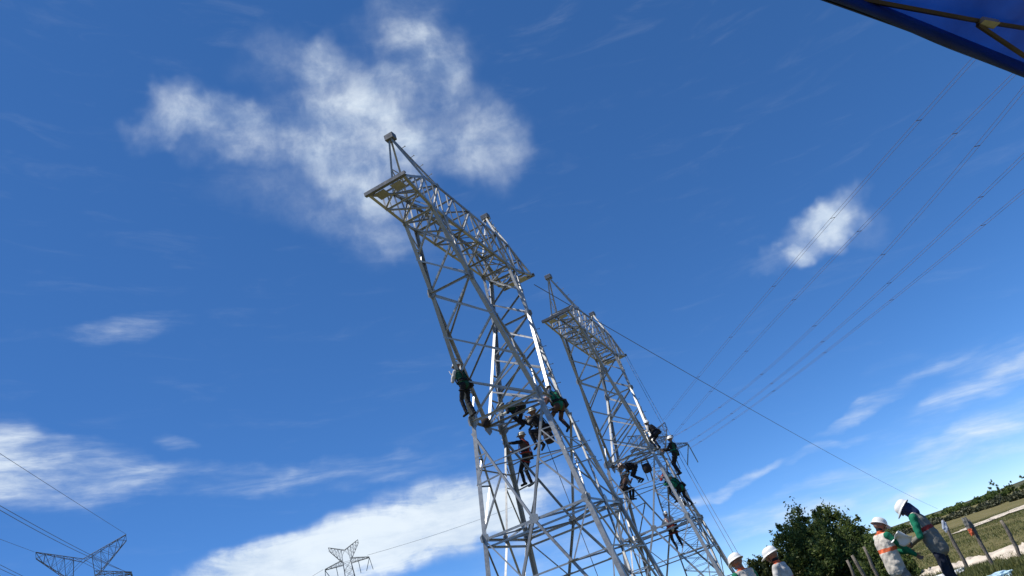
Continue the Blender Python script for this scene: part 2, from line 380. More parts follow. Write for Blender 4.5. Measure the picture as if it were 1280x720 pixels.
# ------------------------------------------------------------------ lattice towers under construction
def lprofile():
    t = .11; P = [(0, 0), (1, 0), (1, t), (t, t), (t, 1), (0, 1)]
    V = [(x, y, 0) for x, y in P]+[(x, y, 1) for x, y in P]
    F_ = [(i, (i+1) % 6, 6+(i+1) % 6, 6+i) for i in range(6)] + [(0, 5, 4, 3), (0, 3, 2, 1), (6, 7, 8, 9), (6, 9, 10, 11)]
    me = bpy.data.meshes.new('angle_bar'); me.from_pydata(V, [], F_); me.update(); me.materials.append(STEEL); return me
LME = lprofile()
def bar(name, A, B, w, inward, parent, side=None):
    """an L-angle from A to B; heel on the line, one flange pointing along 'inward'"""
    A, B = Vector(A), Vector(B); z = (B-A); L = z.length; z.normalize(); w *= .78
    y = Vector(inward); y = y-z*y.dot(z)
    if y.length < 1e-4: y = z.orthogonal()
    y.normalize(); x = y.cross(z)
    if side is not None and x.dot(Vector(side)) < 0: # swap flanges to keep right-handedness
        x, y = y, -x
        if x.dot(Vector(side)) < 0: x, y = -x, -y
    o = link_obj(name, LME, parent)
    M = Matrix((x*w, y*w, z*L)).transposed().to_4x4(); M.translation = A
    o.matrix_local = M; return o
def leg_bar(name, A, B, w, c, parent):
    """leg angle with its heel outwards: flanges run along -sx and -sy"""
    A, B = Vector(A), Vector(B); z = (B-A); L = z.length; z.normalize(); w *= .82
    m = (A+B)/2; ix = Vector((-1 if m.x > c[0] else 1, 0, 0)); iy = Vector((0, -1 if m.y > 0 else 1, 0))
    x = (ix-z*ix.dot(z)).normalized(); y = (iy-z*iy.dot(z)-x*iy.dot(x)).normalized()
    if x.cross(y).dot(z) < 0: x, y = y, x
    o = link_obj(name, LME, parent); M = Matrix((x*w, y*w, z*L)).transposed().to_4x4(); M.translation = A; o.matrix_local = M; return o
def prism(n, r, h):
    V = [(r*math.cos(2*math.pi*(k+.5)/n), r*math.sin(2*math.pi*(k+.5)/n), z) for z in (-h/2, h/2) for k in range(n)]
    return V, [tuple(range(n))[::-1], tuple(range(n, 2*n))]+[(k, (k+1) % n, n+(k+1) % n, n+k) for k in range(n)]
GME = bpy.data.meshes.new('plate'); _v, _f = prism(6, 1, 1); GME.from_pydata(_v, [], _f); GME.update(); GME.materials.append(STEEL)
BME = bpy.data.meshes.new('bolt'); _v, _f = prism(6, 1, 1); _v = [(x, y, z+.5) for x, y, z in _v]
_v2, _f2 = prism(6, 2, .12); _m = merge([(_v, _f), ([(x, y, z+1) for x, y, z in _v2], _f2)]); BME.from_pydata(_m[0], [], _m[1]); BME.update(); BME.materials.append(STEEL)
def plate(P, nrm, r, parent, th=.02, sx=1.0):
    n = Vector(nrm).normalized(); x = n.orthogonal().normalized(); y = n.cross(x)
    if abs(n.z) < .9: y = Vector((0, 0, 1))-n*n.z; y.normalize(); x = y.cross(n)
    o = link_obj('gusset_plate', GME, parent); M = Matrix((x*r*sx, y*r, n*th)).transposed().to_4x4(); M.translation = Vector(P); o.matrix_local = M; return o
def stepbolts(A, B, d, gap, parent, L=.12):
    A, B, d = Vector(A), Vector(B), Vector(d).normalized(); n = int((B-A).length/gap); x = d.orthogonal().normalized(); y = d.cross(x)
    for i in range(1, n):
        o = link_obj('step_bolt', BME, parent); M = Matrix((x*.011, y*.011, d*L)).transposed().to_4x4(); M.translation = A.lerp(B, i/n); o.matrix_local = M
ND = {'Tip': (4.833, .648, 14.336), 'T1': (3.197, .601, 15.19), 'T2': (2.266, .582, 15.306), 'A': (3.481, .10, 16.87), 'O': (3.14, .56, 14.034), 'I': (2.42, .56, 14.02),
      'K': (2.326, .735, 11.865), 'W': (1.10, 1.156, 8.006), 'D': (1.569, 1.647, 4.627), 'G': (2.21, 2.32, .12), 'U4': (4.0, .62, 14.78), 'B4': (4.0, .60, 14.18),
      'B1': (1.2, .56, 14.02), 'C1': (1.2, .58, 15.31), 'B0': (0, .56, 14.02), 'C0': (0, .58, 15.31), 'V': (0, 1.156, 8.006)}
def nd(n, sx, sy): x, y, z = ND[n]; return Vector((sx*x, sy*y, z))
CONC = simple('concrete', (.38, .36, .33), .9, 0, .2, 5, .5, 30)
def build_tower(name, label):
    t = empty(name); tag(t, label, 'lattice tower', 'steel lattice towers being climbed')
    inn = lambda m: Vector((0, -m.y, 0))
    def B(nm, A, Bp, w, inward=None, side=None):
        A, Bp = Vector(A), Vector(Bp); m = (A+Bp)/2
        return bar(nm, A, Bp, w, inward if inward is not None else -m*1.0+Vector((0, 0, m.z)), t, side)
    for sx in (-1, 1):
        for sy in (-1, 1):
            q = lambda n: nd(n, sx, sy)
            ctr = (0, 0)
            leg_bar('leg', q('W'), q('D'), .155, ctr, t); leg_bar('leg', q('D'), q('G'), .165, ctr, t)
            leg_bar('arm_chord', q('K'), q('W'), .15, ctr, t); leg_bar('arm_chord', q('V')+Vector((sx*.02, 0, 0)), q('K')+Vector((-sx*.07, 0, 0)), .12, (sx*9, 0), t)
            leg_bar('arm_chord', q('O'), q('K'), .14, ctr, t); leg_bar('arm_chord', q('I'), q('K')+Vector((-sx*.07, 0, 0)), .12, (sx*9, 0), t)
            for a, b in (('Tip', 'B4'), ('B4', 'O'), ('O', 'I'), ('I', 'B1'), ('B1', 'B0')): B('beam_chord', q(a), q(b), .115, (0, 0, 1), (0, -sy, 0))
            for a, b in (('Tip', 'U4'), ('U4', 'T1'), ('T1', 'T2'), ('T2', 'C1'), ('C1', 'C0')): B('beam_chord', q(a)+Vector((0, 0, .05)) if a == 'Tip' else q(a), q(b), .105, (0, 0, -1), (0, -sy, 0))
            inw = (0, -sy, 0)
            for a, b in (('U4', 'B4'), ('T1', 'O'), ('T2', 'I'), ('C1', 'B1')): B('cross_strut', q(a), q(b), .07, inw)
            for a, b in (('B4', 'T1'), ('O', 'T2'), ('I', 'C1'), ('B1', 'C0')): B('diagonal_brace', q(a), q(b), .07, inw)
            for a, b, c_, d_ in (('B4', 'T1', 'U4', 'O'), ('O', 'T2', 'T1', 'I'), ('I', 'C1', 'T2', 'B1'), ('B1', 'C0', 'C1', 'B0')):
                h = q(a).lerp(q(b), .5); B('redundant_brace', h, q(c_).lerp(q(b), .5), .045, inw); B('redundant_brace', h, q(a).lerp(q(d_), .5), .045, inw)
            if sx > 0: B('cross_strut', q('C0'), q('B0'), .07, inw)
            # earth wire peak
            ap = Vector((sx*ND['A'][0], sy*.06, ND['A'][2]))
            B('peak_leg', ap+Vector((sx*.06, 0, 0)), q('T1'), .085, (0, -sy, 0)); B('peak_leg', ap-Vector((sx*.06, 0, 0)), q('T2'), .085, (0, -sy, 0))
            a1, a2 = ap.lerp(q('T1'), .55), ap.lerp(q('T2'), .55)
            B('cross_strut', a1, a2, .045, (0, -sy, 0)); B('diagonal_brace', a1, q('T2'), .045, (0, -sy, 0))
            # arm webs in the longitudinal faces
            for f in (.33, .66):
                o1, i1 = q('O').lerp(q('K'), f), q('I').lerp(q('K'), f); B('cross_strut', o1, i1, .05, inw)
                o0 = q('O').lerp(q('K'), f-.33); B('diagonal_brace', o0 if f < .5 else q('I').lerp(q('K'), .33), i1 if f < .5 else o1, .05, inw)
            for k in (1, 2, 3):
                o1, i1 = q('K').lerp(q('W'), k/4), q('K').lerp(q('V'), k/4); B('cross_strut', o1, i1, .055, inw)
                o2, i2 = q('K').lerp(q('W'), (k+1)/4), q('K').lerp(q('V'), (k+1)/4)
                B('diagonal_brace', i1, o2, .06, inw)
            for n_, r_ in (('K', .26), ('W', .30), ('O', .19), ('I', .19), ('D', .20), ('T2', .14)): plate(q(n_)+Vector((-sx*.05, -sy*.012, 0)), (0, 1, 0), r_*.8, t)
            for n_, r_ in (('K', .20), ('W', .24), ('D', .19)): plate(q(n_)+Vector((-sx*.012, -sy*.06, 0)), (1, 0, 0), r_*.8, t)
            # footing
            v, f = merge([boxvf(q('G')+Vector((0, 0, -.17)), (1, 0, 0), (0, 1, 0), (0, 0, 1), .35, .35, .20)])
            mesh_obj('footing', v, f, CONC, t)
        # faces across the tower's width on each arm
        for a, b, n_ in (('O', 'K', 2), ('K', 'W', 3)):
            for k in range(n_):
                p = {(s, e): nd(a, sx, s).lerp(nd(b, sx, s), (k+e)/n_) for s in (-1, 1) for e in (0, 1)}
                B('diagonal_brace', p[1, 0], p[-1, 1], .07, (-sx, 0, 0)); B('diagonal_brace', p[-1, 0]-Vector((sx*.03, 0, 0)), p[1, 1]-Vector((sx*.03, 0, 0)), .07, (-sx, 0, 0))
        for a, b, n_ in (('I', 'K', 2), ('K', 'V', 3)):
            for k in range(n_):
                p = {(s, e): nd(a, sx, s).lerp(nd(b, sx, s), (k+e)/n_) for s in (-1, 1) for e in (0, 1)}
                B('diagonal_brace', p[1, 0], p[-1, 1], .06, (sx, 0, 0))
                if a == 'K': B('diagonal_brace', p[-1, 0]+Vector((sx*.03, 0, 0)), p[1, 1]+Vector((sx*.03, 0, 0)), .055, (sx, 0, 0))
        for n_, w in (('O', .08), ('I', .08), ('K', .08), ('W', .09), ('U4', .06), ('B4', .06), ('T1', .07), ('T2', .07), ('C1', .06), ('B1', .07)):
            B('cross_strut', nd(n_, sx, 1), nd(n_, sx, -1), w, (0, 0, -1))
        # bottom, top and cross frames of the beam
        seq = ['Tip', 'B4', 'O', 'I', 'B1', 'B0']
        for i, (a, b) in enumerate(zip(seq, seq[1:])):
            B('diagonal_brace', nd(a, sx, 1), nd(b, sx, -1), .06, (0, 0, 1)); B('diagonal_brace', nd(a, sx, -1)+Vector((0, 0, .03)), nd(b, sx, 1)+Vector((0, 0, .03)), .06, (0, 0, 1))
        seq = ['U4', 'T1', 'T2', 'C1', 'C0']
        for i, (a, b) in enumerate(zip(seq, seq[1:])):
            s = 1 if i % 2 else -1; B('diagonal_brace', nd(a, sx, s), nd(b, sx, -s), .055, (0, 0, -1))
        for lo, hi in (('O', 'T1'), ('I', 'T2'), ('B1', 'C1')): B('diagonal_brace', nd(lo, sx, 1), nd(hi, sx, -1), .05, (-sx, 0, 0)); B('diagonal_brace', nd(lo, sx, -1)-Vector((sx*.03, 0, 0)), nd(hi, sx, 1)-Vector((sx*.03, 0, 0)), .05, (-sx, 0, 0))
        # end bar with its string plates
        x, y, z = ND['Tip']
        v, f = merge([boxvf((sx*(x+.07), 0, z+.04), (1, 0, 0), (0, 1, 0), (0, 0, 1), .012, y+.06, .055), boxvf((sx*(x+.02), 0, z+.085), (1, 0, 0), (0, 1, 0), (0, 0, 1), .05, y+.06, .012), boxvf((sx*(x+.02), 0, z-.01), (1, 0, 0), (0, 1, 0), (0, 0, 1), .05, y+.06, .012)])
        mesh_obj('end_bar', v, f, DARKSTEEL, t)
        for yy in (-.28, .28):
            v, f = boxvf((sx*(x-.22), yy, z-.07+.02), (1, 0, 0), (0, 1, 0), (0, 0, 1), .20, .17, .012); mesh_obj('hanger_plate', v, f, STEEL, t)
        v, f = merge([boxvf((sx*ND['A'][0], 0, ND['A'][2]+.05), (1, 0, 0), (0, 1, 0), (0, 0, 1), .13, .16, .11)])
        cap = mesh_obj('peak_cap', v, f, DARKSTEEL, t); md = cap.modifiers.new('b', 'BEVEL'); md.width = .02
        stepbolts((sx*(ND['A'][0]-.05), -.06, ND['A'][2]), nd('T2', sx, -1), (-sx*.45, -.8, .45), .38, t)
    # waist ring
    for sy in (-1, 1):
        for sx in (-1, 1): B('cross_strut', nd('W', sx, sy), nd('V', 1, sy), .09, (0, 0, -1))
        plate(nd('V', 1, sy), (0, 1, 0), .30, t)
    B('cross_strut', nd('V', 1, 1), nd('V', 1, -1), .08, (0, 0, -1)); B('cross_strut', nd('B0', 1, 1), nd('B0', 1, -1), .07, (0, 0, -1)); B('cross_strut', nd('C0', 1, 1), nd('C0', 1, -1), .06, (0, 0, -1))
    Wm = {s: (nd('W', s, 1)+nd('W', s, -1))/2 for s in (-1, 1)}
    for s in (-1, 1):
        for sy in (-1, 1): B('diagonal_brace', Wm[s], nd('V', 1, sy), .07, (0, 0, -1))
        plate(Wm[s], (0, 0, 1), .2, t)
    # body faces: corner pairs going round
    cor = [(-1, 1), (1, 1), (1, -1), (-1, -1)]
    for i in range(4):
        c0, c1 = cor[i], cor[(i+1) % 4]; nrm = Vector(((c0[0]+c1[0])/2, (c0[1]+c1[1])/2, 0)); inw = -nrm
        a0, a1 = nd('W', *c0), nd('W', *c1); d0, d1 = nd('D', *c0), nd('D', *c1); g0, g1 = nd('G', *c0), nd('G', *c1)
        md = (d0+d1)/2
        s0, s1 = a0.lerp(d0, .10), a1.lerp(d1, .10)
        B('diagonal_brace', s0, md, .085, inw); B('diagonal_brace', s1, md, .085, inw)
        B('cross_strut', d0, md, .085, (0, 0, -1)); B('cross_strut', md, d1, .085, (0, 0, -1))
        B('cross_strut', d0+Vector((0, 0, -.22))-nrm*.05, d1+Vector((0, 0, -.22))-nrm*.05, .075, (0, 0, -1))
        plate(md+nrm*.01, nrm, .15, t)
        for s, d in ((s0, d0), (s1, d1)):
            h = s.lerp(md, .5); l = s.lerp(d, .52)
            B('redundant_brace', h, l, .05, inw); B('redundant_brace', h, d, .06, inw)
            B('redundant_brace', s.lerp(md, .25), s.lerp(d, .26), .045, inw); B('redundant_brace', s.lerp(md, .25), l, .045, inw)
        # lower panel
        e0, e1 = d0.lerp(g0, .93), d1.lerp(g1, .93)
        B('diagonal_brace', md, e0, .09, inw); B('diagonal_brace', md, e1, .09, inw)
        for e, d in ((e0, d0), (e1, d1)):
            for f0 in (.33, .66):
                h = md.lerp(e, f0); l = d.lerp(e, f0); B('redundant_brace', h, l, .05, inw); B('redundant_brace', h, d.lerp(e, max(0, f0-.33)), .05, inw)
    mids = [(nd('D', *cor[i])+nd('D', *cor[(i+1) % 4]))/2 for i in range(4)]
    for i in range(4):
        B('diagonal_brace', mids[i], mids[(i+1) % 4], .075, (0, 0, -1))
        h = (mids[i]+mids[(i+1) % 4])/2; B('redundant_brace', h, nd('D', *cor[(i+1) % 4]), .055, (0, 0, -1)); plate(h, (0, 0, 1), .13, t)
    for s in (0, 1):
        lv = [nd('W', *c).lerp(nd('D', *c), .42+.16*s) for c in cor]
        if s == 0:
            for i in range(4): B('redundant_brace', lv[i].lerp(lv[(i+1) % 4], .02), lv[(i+1) % 4].lerp(lv[i], .02), .045, (0, 0, -1))
            B('redundant_brace', lv[0], lv[2], .04, (0, 0, -1))
    # hip bracing hanging from the middle of the lower panels
    hip = []
    for i in range(4):
        c0, c1 = cor[i], cor[(i+1) % 4]; md = mids[i]; e0 = nd('D', *c0).lerp(nd('G', *c0), .93); e1 = nd('D', *c1).lerp(nd('G', *c1), .93)
        hip.append((md.lerp(e0, .33), md.lerp(e1, .33)))
    for i in range(4):
        A_, B_ = hip[i][1], hip[(i+1) % 4][0]; B('redundant_brace', A_, B_, .06, (0, 0, -1)); B('redundant_brace', hip[i][0], hip[i][1], .06, (0, 0, -1))
        plate(A_, (0, 0, 1), .16, t); plate(B_, (0, 0, 1), .16, t)
    stepbolts(nd('D', 1, -1), nd('W', 1, -1), (.6, -.8, 0), .65, t); stepbolts(nd('W', 1, -1), nd('K', 1, -1), (.6, -.8, 0), .8, t)
    stepbolts(nd('W', -1, -1), nd('D', -1, -1), (-1, -.2, 0), .4, t)
    return t
def place(t, x, y, th):
    t.location = (x, y, 0); t.rotation_euler = (0, 0, math.pi/2-th); return t
TW = [(-1.06498, 22.97533, .29109), (2.80682, 36.99621, .28200)]
t1 = place(build_tower('lattice_tower', 'nearer galvanised lattice tower with five workers at its waist, reaching highest'), *TW[0])
def copy_tree(o, parent=None):
    c = o.copy(); COL.objects.link(c)
    if parent: c.parent = parent; c.matrix_parent_inverse = o.matrix_parent_inverse.copy()
    for ch in list(o.children): copy_tree(ch, c)
    return c
t2 = place(copy_tree(t1), *TW[1]); t2['label'] = 'further smaller looking lattice tower standing behind and right of the nearer tower'
def tpt(k, v):
    x, y, th = TW[k]; a = math.pi/2-th; v = Vector(v); return Vector((x+v.x*math.cos(a)-v.y*math.sin(a), y+v.x*math.sin(a)+v.y*math.cos(a), v.z))
def chord(k, n0, n1, sx, sy, z):
    A, B = nd(n0, sx, sy), nd(n1, sx, sy); return tpt(k, A.lerp(B, (z-A.z)/(B.z-A.z)))

# ------------------------------------------------------------------ power pylons far behind
def lattice_box(parts, A4, B4, n, w):
    for a, b in zip(A4, B4): parts.append(tube([a, b], w, 4))
    for k in range(n):
        f0, f1 = k/n, (k+1)/n
        for i in range(4):
            j = (i+1) % 4
            p, q = A4[i].lerp(B4[i], f0), A4[j].lerp(B4[j], f1); p2, q2 = A4[j].lerp(B4[j], f0), A4[i].lerp(B4[i], f1)
            parts.append(tube([p, q], w*.55, 4)); parts.append(tube([p2, q2], w*.55, 4)); parts.append(tube([q, q2], w*.5, 4))
def sq(c, ex, ey, hx, hy): return [c+ex*(hx*i)+ey*(hy*j) for i, j in ((-1, -1), (1, -1), (1, 1), (-1, 1))]
INSM = simple('insulator_glass', (.12, .16, .16), .25, 0, .1)
def pylon(label, az, D, ztip, hh, drop, zarm, ha, bw, yaw, base_w, w=.09, arm2=None):
    root = empty('power_pylon', (D*math.sin(R(az)), D*math.cos(R(az)), 0), -R(az)+R(yaw)); tag(root, label, 'pylon', 'pylons of the power lines in service')
    ex, ey, uz = Vector((1, 0, 0)), Vector((0, 1, 0)), Vector((0, 0, 1)); zc = ztip-drop; zb = zarm+.3
    P = []; lattice_box(P, sq(Vector((0, 0, 0)), ex, ey, base_w, base_w), sq(Vector((0, 0, zarm-6)), ex, ey, bw*1.1, bw*1.1), 8, w)
    lattice_box(P, sq(Vector((0, 0, zarm-6)), ex, ey, bw*1.1, bw*1.1), sq(Vector((0, 0, zb)), ex, ey, bw*.8, bw*.8), 4, w)
    v, f = merge(P); mesh_obj('body', v, f, DARKSTEEL, root)
    for s in (-1, 1):
        P = []; tipc = Vector((s*hh, 0, ztip))
        lattice_box(P, [Vector((s*bw*.8, -bw*.6, zb)), Vector((s*bw*.8, bw*.6, zb)), Vector((0, bw*.6, zc)), Vector((0, -bw*.6, zc))],
                    [tipc+Vector((0, -.12, -.7)), tipc+Vector((0, .12, -.7)), tipc+Vector((0, .12, 0)), tipc+Vector((0, -.12, 0))], 5, w*.75)
        v, f = merge(P); mesh_obj('earth_wire_horn', v, f, DARKSTEEL, root)
        P = []; tipc = Vector((s*ha, 0, zarm))
        lattice_box(P, [Vector((s*bw*.8, -bw*.7, zarm-.1)), Vector((s*bw*.8, bw*.7, zarm-.1)), Vector((s*bw*.8, bw*.7, zarm+.9)), Vector((s*bw*.8, -bw*.7, zarm+.9))],
                    [tipc+Vector((0, -.15, -.1)), tipc+Vector((0, .15, -.1)), tipc+Vector((0, .15, .1)), tipc+Vector((0, -.15, .1))], 4, w*.75)
        v, f = merge(P); mesh_obj('crossarm', v, f, DARKSTEEL, root)
        if arm2:
            P = []; tipc = Vector((s*arm2[0], 0, arm2[1]))
            lattice_box(P, [Vector((s*bw*.5, -bw*.5, arm2[1]-.1)), Vector((s*bw*.5, bw*.5, arm2[1]-.1)), Vector((s*bw*.3, bw*.3, arm2[1]+.6)), Vector((s*bw*.3, -bw*.3, arm2[1]+.6))],
                        [tipc+Vector((0, -.12, -.1)), tipc+Vector((0, .12, -.1)), tipc+Vector((0, .12, .1)), tipc+Vector((0, -.12, .1))], 3, w*.75)
            v, f = merge(P); mesh_obj('crossarm', v, f, DARKSTEEL, root)
        for xx in (s*ha, s*ha*.5):
            P = [tube([Vector((xx-s*.0, 0, zarm-.1)), Vector((xx+s*.25 if xx == s*ha else xx, 0, zarm-2.6))], .07, 6)]
            v, f = merge(P); mesh_obj('insulator_string', v, f, INSM, root)
        P = [tube([Vector((s*ha, 0, zarm-.1)), Vector((s*(ha-1.1), 0, zarm-2.5))], .07, 6)]
        v, f = merge(P); mesh_obj('insulator_string', v, f, INSM, root)
    return root
def zel(D, el): return CAM_Z+D*math.tan(R(el))
pylon('pylon at lower left with wide V shaped earth wire horns cut by the frame bottom', -33.74, 100, zel(100, 14.76), 4.45, 1.95, zel(100, 12.35), 4.7, 1.35, 0, 2.6, .055)
pylon('small distant pylon against the white cloud band left of the towers', -17.58, 170, zel(170, 10.75), 3.1, 1.4, zel(170, 9.4), 4.6, 1.0, 3, 2.4, .06)
pylon('slender pylon glimpsed through the further tower with its arm beside the climbing workers', 5.9, 100, zel(100, 11.7), 2.6, .9, zel(100, 9.75), 4.25, 1.65, 0, 2.1, .05, (2.9, zel(100, 10.6)))

# wires
def plan_wire(pix, D0, D1, ext=0.0):
    """points along one wire: straight in plan from D0 at the first picture point to D1 at the last"""
    def azel(p):
        g = ray(*p); return math.atan2(g.x, g.y), math.atan2(g.z, math.hypot(g.x, g.y))
    a0, e0 = azel(pix[0]); a1, e1 = azel(pix[-1])
    p0 = Vector((D0*math.sin(a0), D0*math.cos(a0), 0)); p1 = Vector((D1*math.sin(a1), D1*math.cos(a1), 0)); d = p1-p0
    ts, zs = [], []
    for p in pix:
        a, e = azel(p); u = Vector((math.sin(a), math.cos(a), 0))
        den = u.x*d.y-u.y*d.x; t = (u.y*p0.x-u.x*p0.y)/den if abs(den) > 1e-9 else 0
        q = p0+d*t; ts.append(t); zs.append(CAM_Z+math.hypot(q.x, q.y)*math.tan(e))
    cf = np.polyfit(ts, zs, 2 if len(pix) > 2 else 1); out = []
    for t in np.linspace(-ext, 1, 40):
        q = p0+d*float(t); out.append(Vector((q.x, q.y, float(np.polyval(cf, t)))))
    return out
def bundle(label, pix, D0, D1, sep, r, ext, nsp=7):
    root = empty('conductor_bundle', (0, 0, 0)); tag(root, label, 'power line', 'conductor bundles of the line on the right')
    pts = plan_wire(pix, D0, D1, ext); d = (pts[-1]-pts[0]); side = Vector((d.y, -d.x, 0)).normalized()*sep
    root.location = pts[-1]; o = pts[-1].copy()
    for s in (-.5, .5):
        v, f = tube([p+side*s-o for p in pts], r, 5); mesh_obj('wire', v, f, PALEWIRE, root)
    for k in range(2, 40, 40//nsp):
        v, f = boxvf(pts[k]-o, side.normalized(), (0, 0, 1), d.normalized(), sep*.5+.01, .012, .02); mesh_obj('spacer', v, f, PALEWIRE, root)
    return root
def proj(P):
    d = Vector(P)-CAMP; return (640+F_PX*d.dot(CX)/d.dot(FW), 360-F_PX*d.dot(CY)/d.dot(FW))
def on_pylon(off, z):
    a = R(5.9); return proj((100*math.sin(a)+off*math.cos(a), 100*math.cos(a)-off*math.sin(a), z))
e0, e1, e2, e3 = on_pylon(2.6, zel(100, 11.7)), on_pylon(2.9, zel(100, 10.6)), on_pylon(4.25, zel(100, 9.75)), on_pylon(4.1, zel(100, 9.6)-.9)
BD = [('uppermost faint conductor pair crossing the small round cloud', [(1200, 85), (1100, 210), (985, 345), (870, 465), e0], 45),
      ('second faint conductor pair, passing right of the small round cloud', [(1250, 100), (1175, 200), (1050, 310), (900, 475), e1], 46),
      ('third conductor pair counted from the small round cloud', [(1280, 115), (1160, 250), (950, 470), (885, 521), e1], 47),
      ('fourth conductor pair, second from the lowest on the right', [(1280, 190), (1100, 370), (930, 502), e2], 49),
      ('lowest conductor pair running to the arm tip beside the climbing workers', [(1280, 230), (1100, 400), (900, 525), e3], 51)]
for lab, pix, D0 in BD: bundle(lab, pix, D0, 100, .40, .011, .35)
def wire(name, label, cat, pts, r, m=None, group=None):
    o = Vector(pts[len(pts)//2]); v, f = tube([Vector(p)-o for p in pts], r, 5); w_ = mesh_obj(name, v, f, m or WIREM); w_.location = o
    return tag(w_, label, cat, group)
LW = 'wires of the line at lower left'
wire('power_wire', 'thin earth wire running up left from the right horn of the lower left pylon', 'power line', plan_wire([(158, 668), (95, 628), (-40, 541)], 100, 62)[::-1], .018, None, LW)
wire('power_wire', 'thin earth wire leaving the left horn of the lower left pylon', 'power line', plan_wire([(43, 690), (-40, 659)], 100, 70), .018, None, LW)
for k, dy in enumerate((0, 5)):
    wire('power_wire', ('upper', 'lower')[k]+' conductor of the pair passing behind the right horn of the lower left pylon', 'power line', plan_wire([(160+dy*.4, 716), (70, 671+dy), (-40, 609+dy)], 100, 60), .022, None, LW)
    wire('power_wire', ('upper', 'lower')[k]+' conductor of the pair at the bottom left photo corner', 'power line', plan_wire([(60, 736), (0, 706+dy), (-40, 686+dy)], 100, 75), .022, None, LW)
for k, (px, py) in enumerate(((459, 694), (404, 712))):
    q = [(459, 694), (520, 676), (640, 634)] if k == 0 else [(404, 712), (380, 727), (350, 748)]
    wire('power_wire', ('faint conductor leaving the small distant pylon to the right', 'conductor leaving the small distant pylon down to the left')[k], 'power line', plan_wire(q, 170, 150 if k else 190), .03, None, 'wires of the small distant pylon')
tipR = tpt(0, (4.9, -.65, 14.35))
pts = plan_wire([(666, 351), (710, 381), (775, 420), (880, 480), (1000, 545), (1172, 636)], math.hypot(tipR.x, tipR.y), 150)
wire('guy_cable', 'dark steel guy cable stretched from the nearer tower head down to the right', 'cable', pts, .017, DARKSTEEL)
p0 = tpt(1, (4.85, -.6, 14.3))
for k, (q, lab) in enumerate((((908, 676, 33), 'thin hand line hanging outside the further tower, the one nearer its leg'), ((917, 688, 33), 'thin hand line hanging outside the further tower, the outer one'))):
    e = at(*q); e.z -= .0
    pts = [p0.lerp(e, t)+Vector((0, 0, -.25*4*t*(1-t)))+Vector((.10*k, 0, 0)) for t in np.linspace(0, 1.12, 24)]
    wire('hand_line', lab, 'rope', pts, .010, ROPEM, 'hand lines outside the further tower')
pts = [at(683, 553, 22.2).lerp(at(748, 722, 21.0), t) for t in np.linspace(0, 1.15, 10)]
wire('hand_line', 'thin hand line hanging inside the nearer tower below its waist', 'rope', pts, .010, ROPEM)

# ------------------------------------------------------------------ people
def cloth(name, c, var=.22, rough=.85): return simple(name, c, rough, 0, var, 7, .25, 45, 'Object', .2)
SKIN = simple('skin', (.24, .13, .085), .55, 0, .12, 20); 
C_BEIGE = cloth('beige_cotton', (.58, .53, .45), .10); C_GREY = cloth('grey_cotton', (.22, .215, .20)); C_GREEN = cloth('green_cotton', (.012, .16, .085)); C_NAVY = cloth('navy_cotton', (.022, .026, .042))
C_BLACK = cloth('black_cotton', (.018, .018, .022)); C_ORANGE = cloth('orange_tape', (.62, .13, .05)); C_DKGREEN = cloth('dark_green_cotton', (.014, .075, .042)); C_BROWN = cloth('brown_cotton', (.09, .055, .045))
C_PALE = cloth('pale_cotton', (.50, .48, .45)); C_RED = cloth('red_webbing', (.30, .035, .03)); C_BOOT = cloth('black_leather', (.02, .018, .016), .2, .5); C_OLIVE = cloth('olive_and_shaded_cotton', (.20, .195, .17), .12)
C_PLAID = cloth('pink_plaid', (.33, .20, .20), .5); C_GLOVE = cloth('pale_glove', (.45, .45, .40)); C_HOOD = cloth('navy_hood', (.018, .03, .085)); C_EYE = simple('eye_dark', (.02, .015, .01), .2)
H_WHITE = simple('white_helmet_shell', (.80, .79, .74), .28, 0, .05, 5); H_GREY = simple('grey_helmet_shell', (.34, .34, .31), .35, 0, .1, 5); H_GREEN = simple('green_white_helmet', (.35, .50, .40), .35, 0, .4, 6)
C_LEATHER = cloth('bag_canvas', (.035, .028, .028))

def caps(p0, p1, r0, r1, seg=12, nc=4):
    p0, p1 = Vector(p0), Vector(p1); d = p1-p0; L = d.length
    d = d/L if L > 1e-6 else Vector((0, 0, 1)); a = d.orthogonal().normalized(); b = d.cross(a); V = []; Fc = []
    rings = [(p0, r0, -math.pi/2+math.pi/2*k/nc) for k in range(1, nc+1)]+[(p1, r1, math.pi/2*k/nc) for k in range(nc)]
    V.append(p0-d*r0)
    for c, r, t in rings:
        for k in range(seg):
            q = 2*math.pi*k/seg; V.append(c+d*(r*math.sin(t))+(a*math.cos(q)+b*math.sin(q))*(r*math.cos(t)))
    V.append(p1+d*r1); n = len(rings)
    for k in range(seg): Fc.append((0, 1+(k+1) % seg, 1+k)); Fc.append((1+(n-1)*seg+k, 1+(n-1)*seg+(k+1) % seg, len(V)-1))
    for i in range(n-1):
        for k in range(seg): Fc.append((1+i*seg+k, 1+i*seg+(k+1) % seg, 1+(i+1)*seg+(k+1) % seg, 1+(i+1)*seg+k))
    return V, Fc
def ik(a, b, l1, l2, hint):
    d = b-a; L = min(d.length, (l1+l2)*.998); dn = d.normalized(); L = max(L, abs(l1-l2)+.02); b = a+dn*L
    x = (l1*l1-l2*l2+L*L)/(2*L); h = math.sqrt(max(l1*l1-x*x, 0)); p = hint-dn*hint.dot(dn)
    p = p.normalized() if p.length > 1e-4 else dn.orthogonal().normalized(); return a+dn*x+p*h, b
